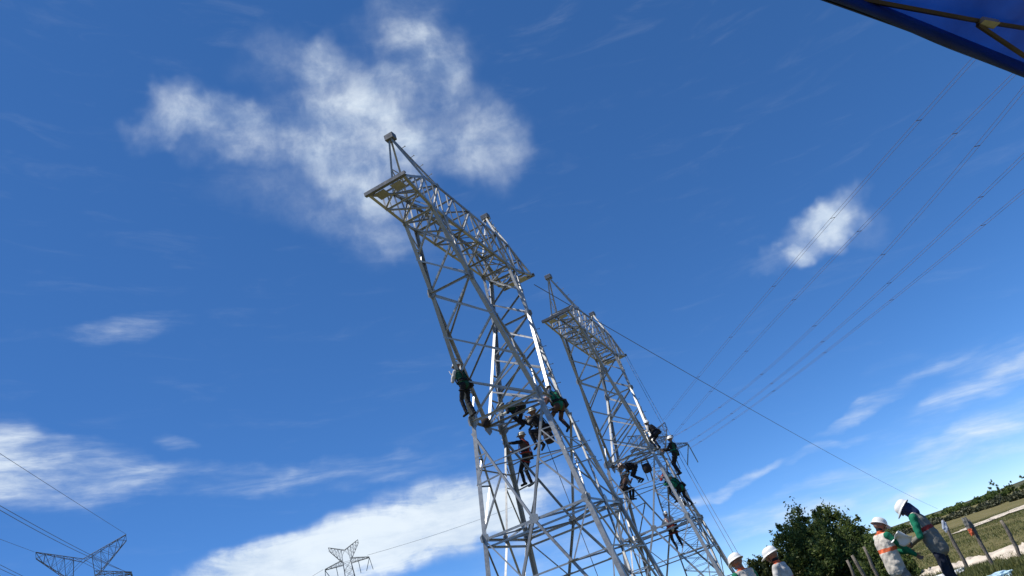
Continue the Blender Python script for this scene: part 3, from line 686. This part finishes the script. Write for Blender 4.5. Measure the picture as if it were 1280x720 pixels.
def person(label, pel, face, torso=(0, 0, 1), hands=((.3, .2, .2), (.3, -.2, .2)), feet=((0, .12, -.9), (0, -.12, -.9)), look=None, sty=None, k=1.0, group='tower workers', vox=.010, elbow=((-.3, .6, -.8), (-.3, -.6, -.8)), harness=True, curl=1.0, helmet=H_WHITE, hang_feet=False, knee=None):
    """pel: pelvis point in the world. face: azimuth he faces. Everything else in (forward, left, up) metres from the pelvis."""
    S_ = dict(shirt=C_BEIGE, sleeve=C_GREEN, cuff=C_GREEN, trousers=C_NAVY, band=C_ORANGE, neck=SKIN, hand=SKIN, front=None, hood=False); S_.update(sty or {})
    f, l, u = Vector((math.sin(R(face)), math.cos(R(face)), 0)), Vector((-math.cos(R(face)), math.sin(R(face)), 0)), Vector((0, 0, 1))
    wv = lambda q: f*q[0]+l*q[1]+u*q[2]
    T = wv(torso).normalized(); Lt = (l-T*l.dot(T)).normalized(); Ft = Lt.cross(T)   # torso frame
    mats = [S_['shirt'], S_['sleeve'], S_['cuff'], S_['trousers'], S_['band'], S_['neck'], S_['hand'], C_BOOT, SKIN, S_['front'] or S_['shirt'], C_HOOD if S_['hood'] else SKIN, C_EYE, S_.get('hem') or S_['shirt']]
    P = []; add = lambda a, b, r0, r1, m: P.append((Vector(a), Vector(b), r0*k, r1*k, m))
    O = Vector((0, 0, 0)); nb = T*(.52*k)
    add(l*.075*k, -l*.075*k, .125, .125, 3)
    for s in (-1, 1):
        add(T*.06*k+Lt*(s*.065*k), T*.36*k+Lt*(s*.085*k), .122, .125, 0)
        add(T*.30*k+Lt*(s*.07*k)+Ft*.02*k, T*.42*k+Lt*(s*.09*k), .115, .095, 0)
        add(T*.46*k+Lt*(s*.06*k), T*.455*k+Lt*(s*.165*k), .075, .068, 0)
    add(T*.02*k, T*.12*k, .15, .13, 0)
    if S_.get('long'): add(T*.14*k-Ft*.01*k, -T*.10*k, .146, .142, 0); add(T*.14*k+Lt*.05*k, -T*.10*k+Lt*.06*k, .13, .13, 0); add(T*.14*k-Lt*.05*k, -T*.10*k-Lt*.06*k, .13, .13, 0)
    add(T*.44*k, nb, .085, .062, 0)
    lk = wv(look) if look else (f*.9+T*.1); lk.normalize()
    Fh = lk; Uh = (T*.6+u*.4); Uh = (Uh-Fh*Uh.dot(Fh)).normalized(); Lh = Uh.cross(Fh)
    hc = nb+T*(.075*k)+Uh*(.075*k)+Fh*.025*k
    add(nb-T*.02*k, hc-Uh*.05*k-Fh*.015*k, .058, .055, 5)
    hm = 10 if S_['hood'] else 8
    add(hc-Fh*.025*k+Uh*.01*k, hc+Fh*.022*k+Uh*.012*k, .088, .086, hm); add(hc+Fh*.05*k-Uh*.06*k, hc+Fh*.03*k-Uh*.03*k, .047, .062, 8)
    add(hc+Fh*.098*k, hc+Fh*.112*k-Uh*.028*k, .010, .017, 8); add(hc+Fh*.086*k-Uh*.066*k+Lh*.018*k, hc+Fh*.086*k-Uh*.066*k-Lh*.018*k, .012, .012, 8)
    if S_['hood']: add(nb-Ft*.04*k, hc-Fh*.045*k-Uh*.03*k, .075, .078, 10); add(nb+Ft*.03*k, hc+Fh*.03*k-Uh*.07*k, .068, .062, 10)
    for s in (-1, 1):
        add(hc+Lh*(s*.088*k)-Fh*.005*k-Uh*.015*k, hc+Lh*(s*.09*k)-Fh*.01*k+Uh*.012*k, .014, .017, hm); add(hc+Fh*.09*k+Lh*(s*.032*k)+Uh*.006*k, hc+Fh*.091*k+Lh*(s*.033*k)+Uh*.006*k, .011, .011, 11)
    # arms and hands
    for i, s in ((0, 1), (1, -1)):
        sh = T*(.455*k)+Lt*(s*.185*k); tgt = wv(hands[i]); el_, wr = ik(sh, tgt, .30*k, .265*k, wv(elbow[i]))
        add(sh, el_, .067, .054, 1); add(el_, el_.lerp(wr, .85), .053, .044, 2); add(el_.lerp(wr, .75), wr, .045, .041, 4 if S_.get('cuffband') else 2); add(el_.lerp(wr, .95), wr, .031, .028, 6)
        d = (wr-el_).normalized(); sd_ = (Lt*s); pn = d.cross(u if abs(d.z) < .9 else f)*s   # palm normal: thumbs up, palms facing in
        pn = (-pn).normalized(); tv = (pn.cross(d)*s).normalized()
        if tv.z < 0: tv = -tv
        kn = wr+d*.088*k
        for q in (-.024, 0, .024): add(wr+d*.02*k+tv*q*.7*k, kn+tv*q*k, .017, .015, 6)
        for q, L in ((-.033, .058), (-.011, .074), (.011, .08), (.033, .072)):
            b0 = kn+tv*q*k; c1 = math.radians(35*curl); c2 = math.radians(85*curl)
            b1 = b0+(d*math.cos(c1)+pn*math.sin(c1))*L*.5*k; b2 = b1+(d*math.cos(c2)+pn*math.sin(c2))*L*.45*k
            add(b0, b1, .0105, .0098, 6); add(b1, b2, .0098, .009, 6)
        b0 = wr+d*.03*k+tv*.026*k; b1 = b0+(d*.6+tv*.55+pn*.45).normalized()*.045*k; b2 = b1+(d*.75+pn*.6).normalized()*.034*k
        add(b0, b1, .013, .0115, 6); add(b1, b2, .0115, .0095, 6)
    # legs
    for i, s in ((0, 1), (1, -1)):
        hp = l*(s*.095*k)-u*.03*k; kh = wv(knee[i]) if knee else f*1.0+l*(s*.15)
        kn, an = ik(hp, wv(feet[i])+u*.085*k, .43*k, .42*k, kh)
        add(hp, kn, .092, .066, 3); add(kn, kn.lerp(an, .45), .063, .062, 3); add(kn.lerp(an, .4), an.lerp(kn, .1), .062, .054, 3)
        sd_ = (an-kn).normalized(); ff = f-sd_*f.dot(sd_)*.7
        if hang_feet: ff = ff-u*.5
        ff.normalize(); add(an.lerp(kn, .18), an, .055, .052, 7); add(an-u*.045*k-ff*.04*k, an-u*.052*k+ff*.13*k, .042, .038, 7)
    V, Fc = merge([caps(a, b, r0, r1) for a, b, r0, r1, m in P])
    me = bpy.data.meshes.new('tmp'); me.from_pydata([tuple(v) for v in V], [], Fc); me.update()
    tmp = bpy.data.objects.new('tmp', me); COL.objects.link(tmp)
    rm = tmp.modifiers.new('r', 'REMESH'); rm.mode = 'VOXEL'; rm.voxel_size = vox
    sm = tmp.modifiers.new('s', 'SMOOTH'); sm.factor = .5; sm.iterations = 2
    dg = bpy.context.evaluated_depsgraph_get(); body = bpy.data.meshes.new_from_object(tmp.evaluated_get(dg)); body.name = 'person_body'
    bpy.data.objects.remove(tmp); bpy.data.meshes.remove(me)
    nv = len(body.vertices); co = np.empty(nv*3, np.float32); body.vertices.foreach_get('co', co); co = co.reshape(-1, 3)
    nf = len(body.polygons); fc = np.empty(nf*3, np.float32); body.polygons.foreach_get('center', fc); fc = fc.reshape(-1, 3)
    best = np.full(nf, 1e9); mi = np.zeros(nf, np.int32); A = np.array
    for a, b, r0, r1, m in P:
        a_, d_ = A(a), A(b-a); L2 = max(d_@d_, 1e-9); t = np.clip((fc-a_)@d_/L2, 0, 1)
        ds = np.linalg.norm(fc-a_-t[:, None]*d_, axis=1)-(r0+(r1-r0)*t); w_ = ds < best-.0015; mi[w_] = m; best[w_] = ds[w_]
    ht = fc@A(T); fr = fc@A(Ft); sh_ = mi == 0
    lo, hi = S_.get('bandpos', (.13, .185)); mi[sh_ & (ht < lo*k-.03)] = 12; mi[sh_ & (ht > lo*k) & (ht < hi*k)] = 4
    if S_.get('long'): mi[(mi == 3) & (ht > -.11*k)] = 12
    if S_['front']: mi[sh_ & (fr > -.03) & (mi == 0)] = 9
    if S_.get('collar'): mi[(mi == 0) & (ht > .515*k) | ((mi == 5) & (ht < .565*k))] = 4
    # folds in the clothes
    nn = np.empty(nv*3, np.float32); body.vertices.foreach_get('normal', nn); nn = nn.reshape(-1, 3); g = co*A([31., 27., 22.])/k
    w_ = np.sin(g[:, 0]+1.7*np.sin(g[:, 2]*.8)+face)*np.sin(g[:, 2]*1.3+1.2*np.sin(g[:, 1]))+.5*np.sin(g[:, 1]*1.9+g[:, 2]*2.3)
    vm_ = np.zeros(nv, bool)
    lp = np.empty(len(body.loops), np.int32); body.loops.foreach_get('vertex_index', lp); lt = np.empty(nf, np.int32); body.polygons.foreach_get('loop_total', lt)
    clothv = np.ones(nv, bool); clothv[lp[np.repeat(np.isin(mi, (5, 6, 8, 11, 10)), lt)]] = False
    co += nn*(w_*.0042*clothv)[:, None]; body.vertices.foreach_set('co', co.ravel()); body.materials.clear()
    for m in mats: body.materials.append(m)
    body.polygons.foreach_set('material_index', mi); body.shade_smooth(); body.update()
    root = link_obj('person', body); root.location = pel; tag(root, label, 'person', group)
    # helmet: dome, brim and crest
    V = []; Fc = []; n = 28; hcn = hc+Uh*(.028*k)
    prof = [(1.18, -.10), (1.20, -.02), (1.02, .02), (1.0, .22), (.95, .45), (.84, .68), (.62, .87), (.33, .98)]
    for rr, hh in prof:
        for j in range(n):
            q = 2*math.pi*j/n; br = 1.0
            if rr > 1.1: br = 1+.28*max(0, math.cos(q))**2
            cr = 1+.05*math.exp(-(math.sin(q)/.22)**2)*(hh > .3)
            V.append(hcn+(Fh*(math.cos(q)*.132*rr*br)+Lh*(math.sin(q)*.112*rr)+Uh*(.118*hh*cr-.02*max(0, math.cos(q))*(rr > 1.1)))*k)
    V.append(hcn+Uh*.121*k)
    for i in range(len(prof)-1):
        for j in range(n): Fc.append((i*n+j, i*n+(j+1) % n, (i+1)*n+(j+1) % n, (i+1)*n+j))
    for j in range(n): Fc.append(((len(prof)-1)*n+j, (len(prof)-1)*n+(j+1) % n, len(V)-1))
    h = mesh_obj('helmet', V, Fc, helmet, root, True); md = h.modifiers.new('s', 'SOLIDIFY'); md.thickness = .006; md.offset = -1
    v, f_ = tube([hc+Lh*(.1*math.cos(q)*k)-Uh*((.02+.12*math.sin(q))*k)+Fh*.035*k for q in np.linspace(0, math.pi, 12)], .006, 5); mesh_obj('chin_strap', v, f_, C_BLACK, root, True)
    if harness:
        Q = []
        ell = lambda c, ax, ay, rx, ry: [c+ax*(rx*math.cos(q)*k)+ay*(ry*math.sin(q)*k) for q in np.linspace(0, 2*math.pi, 25)[:-1]]
        Q.append(tube(ell(T*.10*k, Lt, Ft, .215, .158), .020, 6, True))
        for s in (-1, 1):
            hp = l*(s*.095*k)-u*.03*k; kn, _an = ik(hp, wv(feet[0 if s > 0 else 1])+u*.085*k, .43*k, .42*k, wv(knee[0 if s > 0 else 1]) if knee else f+l*(s*.15)); d = (kn-hp).normalized(); a = d.orthogonal().normalized()
            Q.append(tube(ell(hp+d*.14*k, a, d.cross(a), .100, .100), .016, 6, True))
            st_ = [T*.11*k+Lt*(s*.12*k)-Ft*.15*k, T*.30*k+Lt*(s*.06*k)-Ft*.155*k, T*.44*k+Lt*(s*.10*k)-Ft*.115*k, T*.545*k+Lt*(s*.115*k), T*.46*k+Lt*(s*.11*k)+Ft*.12*k, T*.30*k+Lt*(s*.10*k)+Ft*.16*k, T*.11*k+Lt*(s*.12*k)+Ft*.15*k]
            Q.append(tube(st_, .016, 6))
        for i, s in ((0, 1), (1, -1)):
            h_ = wv(hands[i]); a_ = T*.11*k+Ft*.16*k+Lt*s*.05*k
            if s > 0: v, f_ = tube([a_, a_.lerp(h_, .5)-u*.10, h_+(h_-a_).normalized()*.22], .009, 5); mesh_obj('lanyard', v, f_, C_PALE, root, True)
        v, f_ = merge(Q); mesh_obj('harness', v, f_, S_.get('strap') or C_BLACK, root, True)
        c = T*.02*k-Lt*.22*k-Ft*.05*k; v, f_ = boxvf(c, Ft, Lt, T, .085*k, .05*k, .12*k); po = mesh_obj('tool_pouch', v, f_, C_LEATHER, root); md = po.modifiers.new('b', 'BEVEL'); md.width = .02; md.segments = 2
    return root

# -- four on the ground
GP = 'ground crew in helmets'
GS = dict(shirt=C_BEIGE, sleeve=C_GREEN, cuff=C_GREEN, trousers=C_NAVY, band=C_ORANGE, hem=C_BEIGE, long=True, bandpos=(.20, .265))
def stand(px, py, D, z=.93): p = at(px, py, D); return Vector((p.x, p.y, z))
person('worker in beige and green shirt holding white papers under a white helmet', stand(1113, 696, 15), 78, (.05, 0, 1), ((.36, .10, .10), (.37, -.10, .02)), look=(.85, 0, -.5), sty=dict(GS, collar=True, trousers=C_GREY, neck=C_BLACK), group=GP, vox=.008, harness=False, k=.95, curl=.7)
person('worker bending forward with navy hood under white helmet and red waist band', stand(1174, 688, 15.2, 1.02), -58, (.19, -.03, 1), ((.30, .07, .10), (.34, -.06, .12)), ((0, .12, -1.0), (0, -.12, -1.0)), look=(.78, .1, -.6), sty=dict(GS, shirt=C_OLIVE, front=C_BEIGE, band=C_RED, hem=C_OLIVE, hood=True, neck=C_HOOD, cuff=C_OLIVE), group=GP, vox=.008, harness=False, k=1.03, curl=.6)  # shade painted into the shirt: back and hem darker than the lit beige front
person('worker at frame bottom beside the tower base with white helmet and orange collar', stand(941, 745, 14, 1.08), -35, (0, 0, 1), ((.3, .2, .2), (.3, -.2, .2)), ((0, .12, -1.02), (0, -.12, -1.02)), look=(.95, 0, -.25), sty=dict(GS, collar=True), group=GP, vox=.008, harness=False)
person('worker at frame bottom in front of the big tree with pale shirt', stand(989, 738, 14.2, 1.0), -60, (.05, 0, 1), ((.3, .2, .2), (.3, -.2, .2)), ((0, .12, -.95), (0, -.12, -.95)), look=(.95, 0, -.2), sty=dict(GS, shirt=C_PALE, sleeve=C_PALE, cuff=C_PALE, neck=C_BLACK, collar=True), group=GP, vox=.008, harness=False)
# papers in hand
PAPER = simple('white_paper', (.82, .82, .80), .8, 0, .04, 6)
pp = at(1127, 674, 14.85); V = []; Fc = []
for i in range(9):
    for j in range(7): V.append(((i/8-.5)*.30, (j/6-.5)*.22, .05*math.sin(i*.7)+.02*math.sin(j*1.1+i)))
for i in range(8):
    for j in range(6): a = i*7+j; Fc.append((a, a+1, a+8, a+7))
o = mesh_obj('paper_sheet', V, Fc, PAPER, None, True); o.location = pp; o.rotation_euler = (R(-35), R(20), R(30)); md = o.modifiers.new('s', 'SOLIDIFY'); md.thickness = .004
tag(o, 'curled white paper sheets in the hands of the standing worker', 'paper')

# -- climbers on the nearer tower
DK = dict(shirt=C_DKGREEN, sleeve=C_PALE, cuff=C_PALE, trousers=C_BLACK, band=C_BLACK, strap=C_BLACK)
up = Vector((0, 0, 1)); X = Vector((1, 0, 0)); Y = Vector((0, 1, 0))
zf = ND['W'][2]
c = chord(0, 'W', 'K', -1, 1, zf+1.0)
person('worker with white helmet and dark green vest hugging the left leg of the nearer tower', c+X*.16-Y*.16, -55, (.12, 0, 1), ((.26, .10, .40), (.24, -.06, .58)), ((.10, .16, -.93), (.05, -.12, -.93)), sty=DK)
p = at(652, 507, 23.6)
person('worker bent forward in green and black inside the nearer tower waist', p, -80, (1, .1, .25), ((.62, .25, -.10), (.30, -.35, -.28)), ((.12, .2, -.72), (-.05, -.25, -.72)), look=(.8, 0, -.4), sty=dict(DK, shirt=C_DKGREEN, sleeve=C_BLACK, cuff=C_GLOVE, hand=C_GLOVE), helmet=H_GREY)
p = at(699, 507, 22.6)
person('worker with bright green vest and pink plaid sleeves on the nearer tower', p, -40, (.28, 0, 1), ((.45, .2, .30), (.45, -.2, .25)), ((.22, .15, -.70), (.08, -.12, -.74)), look=(.75, .2, -.6), sty=dict(shirt=C_GREEN, front=C_PLAID, sleeve=C_PLAID, cuff=C_PLAID, trousers=C_BROWN, band=C_BLACK, strap=C_BLACK), helmet=H_GREY)
p = at(681, 537, 22.9)
person('worker in black seated below the right waist joint of the nearer tower', p, -70, (.25, .1, .95), ((.3, .3, .45), (.35, -.1, .5)), ((.35, .15, -.42), (.25, -.12, -.45)), sty=dict(DK, shirt=C_BLACK, sleeve=C_BLACK, cuff=C_OLIVE), helmet=H_GREY, hang_feet=True)
c = chord(0, 'D', 'W', 1, 1, 6.35)
person('worker in red harness leaning back inside the nearer tower with one arm raised', Vector((c.x+.66, c.y-.1, 7.0)), -72, (-.12, 0, 1), ((.48, .10, .62), (.46, -.12, .34)), ((.30, .10, -.86), (.16, -.12, -.90)), look=(.9, 0, .15), sty=dict(shirt=C_BROWN, sleeve=C_BLACK, cuff=C_BLACK, trousers=C_BLACK, band=C_BLACK, strap=C_RED), helmet=H_GREY)
# -- climbers on the further tower
c = chord(1, 'K', 'W', 1, -1, 8.9)
person('worker crouching highest on the right leg of the further tower, white sleeves', at(820, 541, 36.6), -50, (.45, 0, .9), ((.35, .2, .25), (.35, -.15, .35)), ((.25, .12, -.62), (.2, -.12, -.7)), sty=dict(shirt=C_BLACK, sleeve=C_PALE, cuff=C_PALE, trousers=C_NAVY, band=C_BLACK))
person('worker with white helmet and green belt standing upright outside the further tower', at(843.5, 567, 36.2), -68, (-.12, 0, 1), ((.42, .12, .36), (.40, -.02, .30)), ((.12, .12, -.92), (.14, -.12, -.92)), k=1.04, sty=dict(shirt=C_DKGREEN, front=C_BLACK, sleeve=C_BLACK, cuff=C_BLACK, trousers=C_BLACK, band=C_GREEN, strap=C_BLACK))
person('worker in bright green jacket with green white helmet climbing below the upright one', at(851, 610, 36.0), -35, (.20, .42, .9), ((.35, .35, .55), (.3, .0, .6)), ((.2, -.05, -.75), (.1, -.35, -.8)), sty=dict(shirt=C_GREEN, sleeve=C_GREEN, cuff=C_DKGREEN, trousers=C_BLACK, band=C_BLACK, strap=C_BLACK), helmet=H_GREEN)
person('worker half hidden left of the green jacketed climber, red sleeves and white helmet showing', at(838.5, 603, 37.0), -50, (.1, .1, 1), ((.35, .2, .4), (.35, -.15, .4)), sty=dict(shirt=C_BLACK, sleeve=C_RED, cuff=C_BLACK, trousers=C_BLACK, band=C_BLACK))
person('worker with pale left sleeve and crossed red straps standing lowest inside the further tower', at(840, 661, 36.4), -8, (0, .05, 1), ((.30, .35, .25), (.38, -.10, .38)), ((.0, .10, -.86), (-.02, -.16, -.86)), sty=dict(shirt=C_PALE, front=C_PALE, sleeve=C_PALE, cuff=C_PALE, trousers=C_BLACK, band=C_RED, strap=C_RED))
person('worker bent double over the waist of the further tower with pinkish helmet', at(794, 583, 36.8), -82, (1, .05, .35), ((.62, .2, -.12), (.55, -.2, -.3)), ((.0, .15, -.72), (-.1, -.15, -.72)), look=(.85, 0, -.3), sty=dict(shirt=C_BLACK, sleeve=C_BLACK, cuff=C_BLACK, trousers=C_BLACK, band=C_BLACK), helmet=simple('pink_white_helmet', (.68, .56, .50), .35, 0, .15, 6))
person('worker in dark clothes curled behind the left leg of the further tower', at(779, 611, 36.2), 60, (.5, 0, .8), ((.4, .2, .3), (.45, -.2, .25)), ((.3, .15, -.55), (.25, -.15, -.6)), sty=dict(shirt=C_BROWN, sleeve=C_BLACK, cuff=C_BROWN, trousers=C_BLACK, band=C_BLACK), helmet=H_GREY)

# -- bags
def bag(label, p, r, h, m=C_LEATHER):
    root = empty('tool_bag', p); tag(root, label, 'bag', 'canvas tool bags hung on the towers')
    prof = [(.02, -h), (.75*r, -h), (.98*r, -.8*h), (1.05*r, -.4*h), (.95*r, 0), (.88*r, 0), (.85*r, -.1*h), (.5*r, -.35*h), (.02, -.35*h)]; n = 14
    V = [(a*math.cos(2*math.pi*k/n)*(1+.06*math.sin(3*k+i)), a*math.sin(2*math.pi*k/n), b) for i, (a, b) in enumerate(prof) for k in range(n)]
    Fc = [(i*n+k, i*n+(k+1) % n, (i+1)*n+(k+1) % n, (i+1)*n+k) for i in range(len(prof)-1) for k in range(n)]
    mesh_obj('pouch', V, Fc, m, root, True)
    v, f = tube([Vector((r*.9*math.cos(q), 0, .55*h*math.sin(q))) for q in np.linspace(0, math.pi, 14)], .012, 6); mesh_obj('handle', v, f, C_BLACK, root, True)
bag('dark canvas tool bag hung at the left waist corner of the nearer tower', at(606, 524, 22.5), .13, .24)
bag('black tool bag hung under the seated worker on the nearer tower', at(684, 541, 22.4), .15, .32)
bag('round black tool bag hung from the waist strut of the further tower', at(806.5, 580, 36.0), .20, .40)

# ------------------------------------------------------------------ fence posts and ground litter
WOOD = simple('grey_weathered_wood', (.17, .145, .115), .9, 0, .35, 18, .7, 50)
def post(label, base, top, r):
    base, top = Vector(base), Vector(top); d = top-base; n = 7; V = []
    pts = [base-d*.12]+[base.lerp(top, t)+Vector((random.gauss(0, .010), random.gauss(0, .010), 0)) for t in np.linspace(0, 1, n)]
    v, f = tube([p-base for p in pts], [r*random.uniform(.85, 1.12) for _ in range(n)]+[r*.8], 8)
    o = mesh_obj('fence_post', v, f, WOOD, None, True); o.location = base; return tag(o, label, 'fence post', 'old wooden fence posts')
for lab, b, tp, D, r in (('wooden post with white rag tied near its top, beside the bending worker', (1210, 711), (1178, 650), 22.6, .042), ('wooden post with orange strip tied on it', (1244, 712), (1211, 649), 20.6, .040),
                         ('rightmost wooden post, plain and leaning, in front of the sand bank', (1279, 701), (1252, 650), 21.2, .040), ('pale wooden post closest to the paper holding worker', (1103, 735), (1080, 683), 19, .036),
                         ('pale leaning post between the tree and the workers, most tilted one', (1096, 745), (1065, 694), 18.5, .036), ('short post top left of the tilted pale post', (1076, 742), (1059, 700), 19, .033)):
    q = at(*b, D); tpw = at(*tp, D); post(lab, (q.x, q.y, min(q.z, .1)), tpw, r)
def rag(name, label, cat, p, sx, sy, sz, m, seed, rot=(0, 0, 0)):
    g = np.random.default_rng(seed); bm = bmesh.new(); bmesh.ops.create_icosphere(bm, subdivisions=3, radius=1)
    ph = g.uniform(0, 6, 6)
    for v in bm.verts:
        c = v.co; w_ = 1+.22*math.sin(5*c.x+ph[0])*math.sin(4*c.z+ph[1])+.16*math.sin(9*c.y+ph[2]+3*c.x)+.08*math.sin(15*c.z+ph[3])
        v.co = Vector((c.x*sx*w_, c.y*sy*w_, c.z*sz*w_))
    me = bpy.data.meshes.new(name); bm.to_mesh(me); bm.free(); me.materials.append(m); o = link_obj(name, me); o.location = p; o.rotation_euler = rot
    return tag(o, label, cat)
RAGW = simple('pale_rag', (.42, .46, .52), .8, 0, .15, 8); RAGO = simple('orange_rag', (.65, .12, .04), .7, 0, .2, 8); PLAST = simple('white_plastic', (.75, .77, .80), .45, 0, .08, 5); BLUEP = simple('blue_white_plastic', (.45, .62, .74), .45, 0, .45, 5)
rag('rag', 'pale bluish rag wrapped round the post top beside the bending worker', 'rag', at(1181, 658, 22.45),   .055, .05, .13, RAGW, 1, (0, R(8), 0))
rag('strip', 'orange strip of cloth hanging on the middle post', 'rag', at(1214, 665, 20.45), .045, .04, .08, RAGO, 2)
rag('rag', 'dark grey rag stuck on the middle post above the orange strip', 'rag', at(1209.5, 656, 20.5), .06, .05, .16, C_OLIVE, 5)
rag('plastic_sheet', 'white plastic sheet lying on the grass right of the bending worker', 'plastic sheet', plane_z(1186, 721, .08), .42, .3, .10, PLAST, 3)
rag('plastic_bag', 'pale blue and white plastic bag on the grass at the lower right', 'plastic bag', plane_z(1247, 722, .06), .27, .2, .08, BLUEP, 4)

# ------------------------------------------------------------------ blue canopy overhead
def tarp_mat(b, p, m):
    tc = b.n('ShaderNodeTexCoord').outputs['Object']; n = b.noise(tc, 3.0, 5, .6)
    c = b.mix(b.smooth(n, .3, .7), (.004, .028, .19), (.005, .055, .34)); b.link(c, p.inputs['Base Color']); p.inputs['Roughness'].default_value = .5
    tr = b.n('ShaderNodeBsdfTranslucent'); b.link(c, tr.inputs[0]); mx = b.n('ShaderNodeMixShader'); mx.inputs[0].default_value = .30
    b.link(p.outputs[0], mx.inputs[1]); b.link(tr.outputs[0], mx.inputs[2]); b.link(mx.outputs[0], m.node_tree.nodes['Material Output'].inputs[0])
TARP = mat('blue_tarpaulin', tarp_mat)
FRAMEM = simple('painted_tent_frame', (.085, .065, .04), .5, .3, .2)
ZE = CAM_Z+1.0
P1, P2 = plane_z(1030, 0, ZE), plane_z(1280, 95, ZE); e = (P2-P1).normalized(); nrm = Vector((e.y, -e.x, 0))
if nrm.dot(-P1) < 0: nrm = -nrm
org = P1-e*2.4; Lx, Ly = 4.7, 3.0
root = empty('canopy_tent', org.xy.to_3d()); tag(root, 'blue canopy tent roof overhanging the upper right corner with dark frame bars', 'canopy')
ro = Vector((org.x, org.y, 0))
def cp(a, b, z): return org.xy.to_3d()+e*a+nrm*b+Vector((0, 0, z))-ro
def sag(a, b): return .022*math.sin(a*7+b*3)+.014*math.sin(a*17+1+2*math.sin(b*2.2))+.007*math.sin(a*31-b*9)
V = []; Fc = []; na, nb_ = 60, 30
for i in range(na+1):
    for j in range(nb_+1):
        a, b = Lx*i/na, Ly*j/nb_; d = min(a, Lx-a, b, Ly-b); z = ZE+.07+min(d, 1.5)*.42-.10*math.sin(math.pi*min(d/1.5, 1))+sag(a, b)*min(1, d*4)
        V.append(cp(a, b, z))
for i in range(na):
    for j in range(nb_): q = i*(nb_+1)+j; Fc.append((q, q+1, q+nb_+2, q+nb_+1))
mesh_obj('roof_fabric', V, Fc, TARP, root, True)
loop = [(a, 0) for a in np.linspace(0, Lx, 60)]+[(Lx, b) for b in np.linspace(0, Ly, 40)[1:]]+[(a, Ly) for a in np.linspace(Lx, 0, 60)[1:]]+[(0, b) for b in np.linspace(Ly, 0, 40)[1:-1]]
V = []; Fc = []
for k, (a, b) in enumerate(loop):
    for t, z in enumerate((.07, .035, 0.0)):
        w_ = .005*math.sin(k*.37+t)*(t > 0) ; V.append(cp(a+(w_ if b in (0, Ly) else 0), b+(w_ if b == 0 else 0), ZE+z+(.006*math.sin(k*.31)+.003*math.sin(k*.83) if t == 2 else 0)))
n = len(loop)
for k in range(n):
    for t in range(2): a = k*3+t; b = ((k+1) % n)*3+t; Fc.append((a, b, b+1, a+1))
o = mesh_obj('valance', V, Fc, TARP, root, True); md = o.modifiers.new('s', 'SOLIDIFY'); md.thickness = .004
for zz in (.060, .012):
    v, f = tube([cp(a, -.004+.003*math.sin(k_*.37+1)*(zz < .05), ZE+zz) for k_, a in enumerate(np.linspace(0, Lx, 60))], .0035, 4); mesh_obj('seam', v, f, C_NAVY, root)
def tbar(nm, p, q, r=.0065): v, f = tube([Vector(p)-ro, Vector(q)-ro], r, 4); return mesh_obj(nm, v, f, FRAMEM, root)
b1a, b1b = plane_z(1070, -2, ZE+.06), plane_z(1216, 25, ZE+.06); d1 = (b1b-b1a)
tbar('frame_bar', b1a-d1*2.0, b1b); tbar('frame_bar', b1b, b1b+(plane_z(1285, 36, ZE+.07)-b1b)*3.5)
b2a, b2b = plane_z(1222, 31, ZE+.05), plane_z(1285, 73, ZE+.01); tbar('frame_bar', b2a, b2b+(b2b-b2a)*.6)
br = plane_z(1235, 28.5, ZE+.055); v, f = boxvf(br-ro, d1.normalized(), (0, 0, 1), d1.normalized().cross(Vector((0, 0, 1))), .036, .006, .011); mesh_obj('frame_bracket', v, f, STEEL, root)
for a in (0, Lx):
    for b in (0, Ly): v, f = tube([cp(a, b, 0), cp(a, b, ZE+.06)], .02, 6); mesh_obj('pole', v, f, FRAMEM, root)
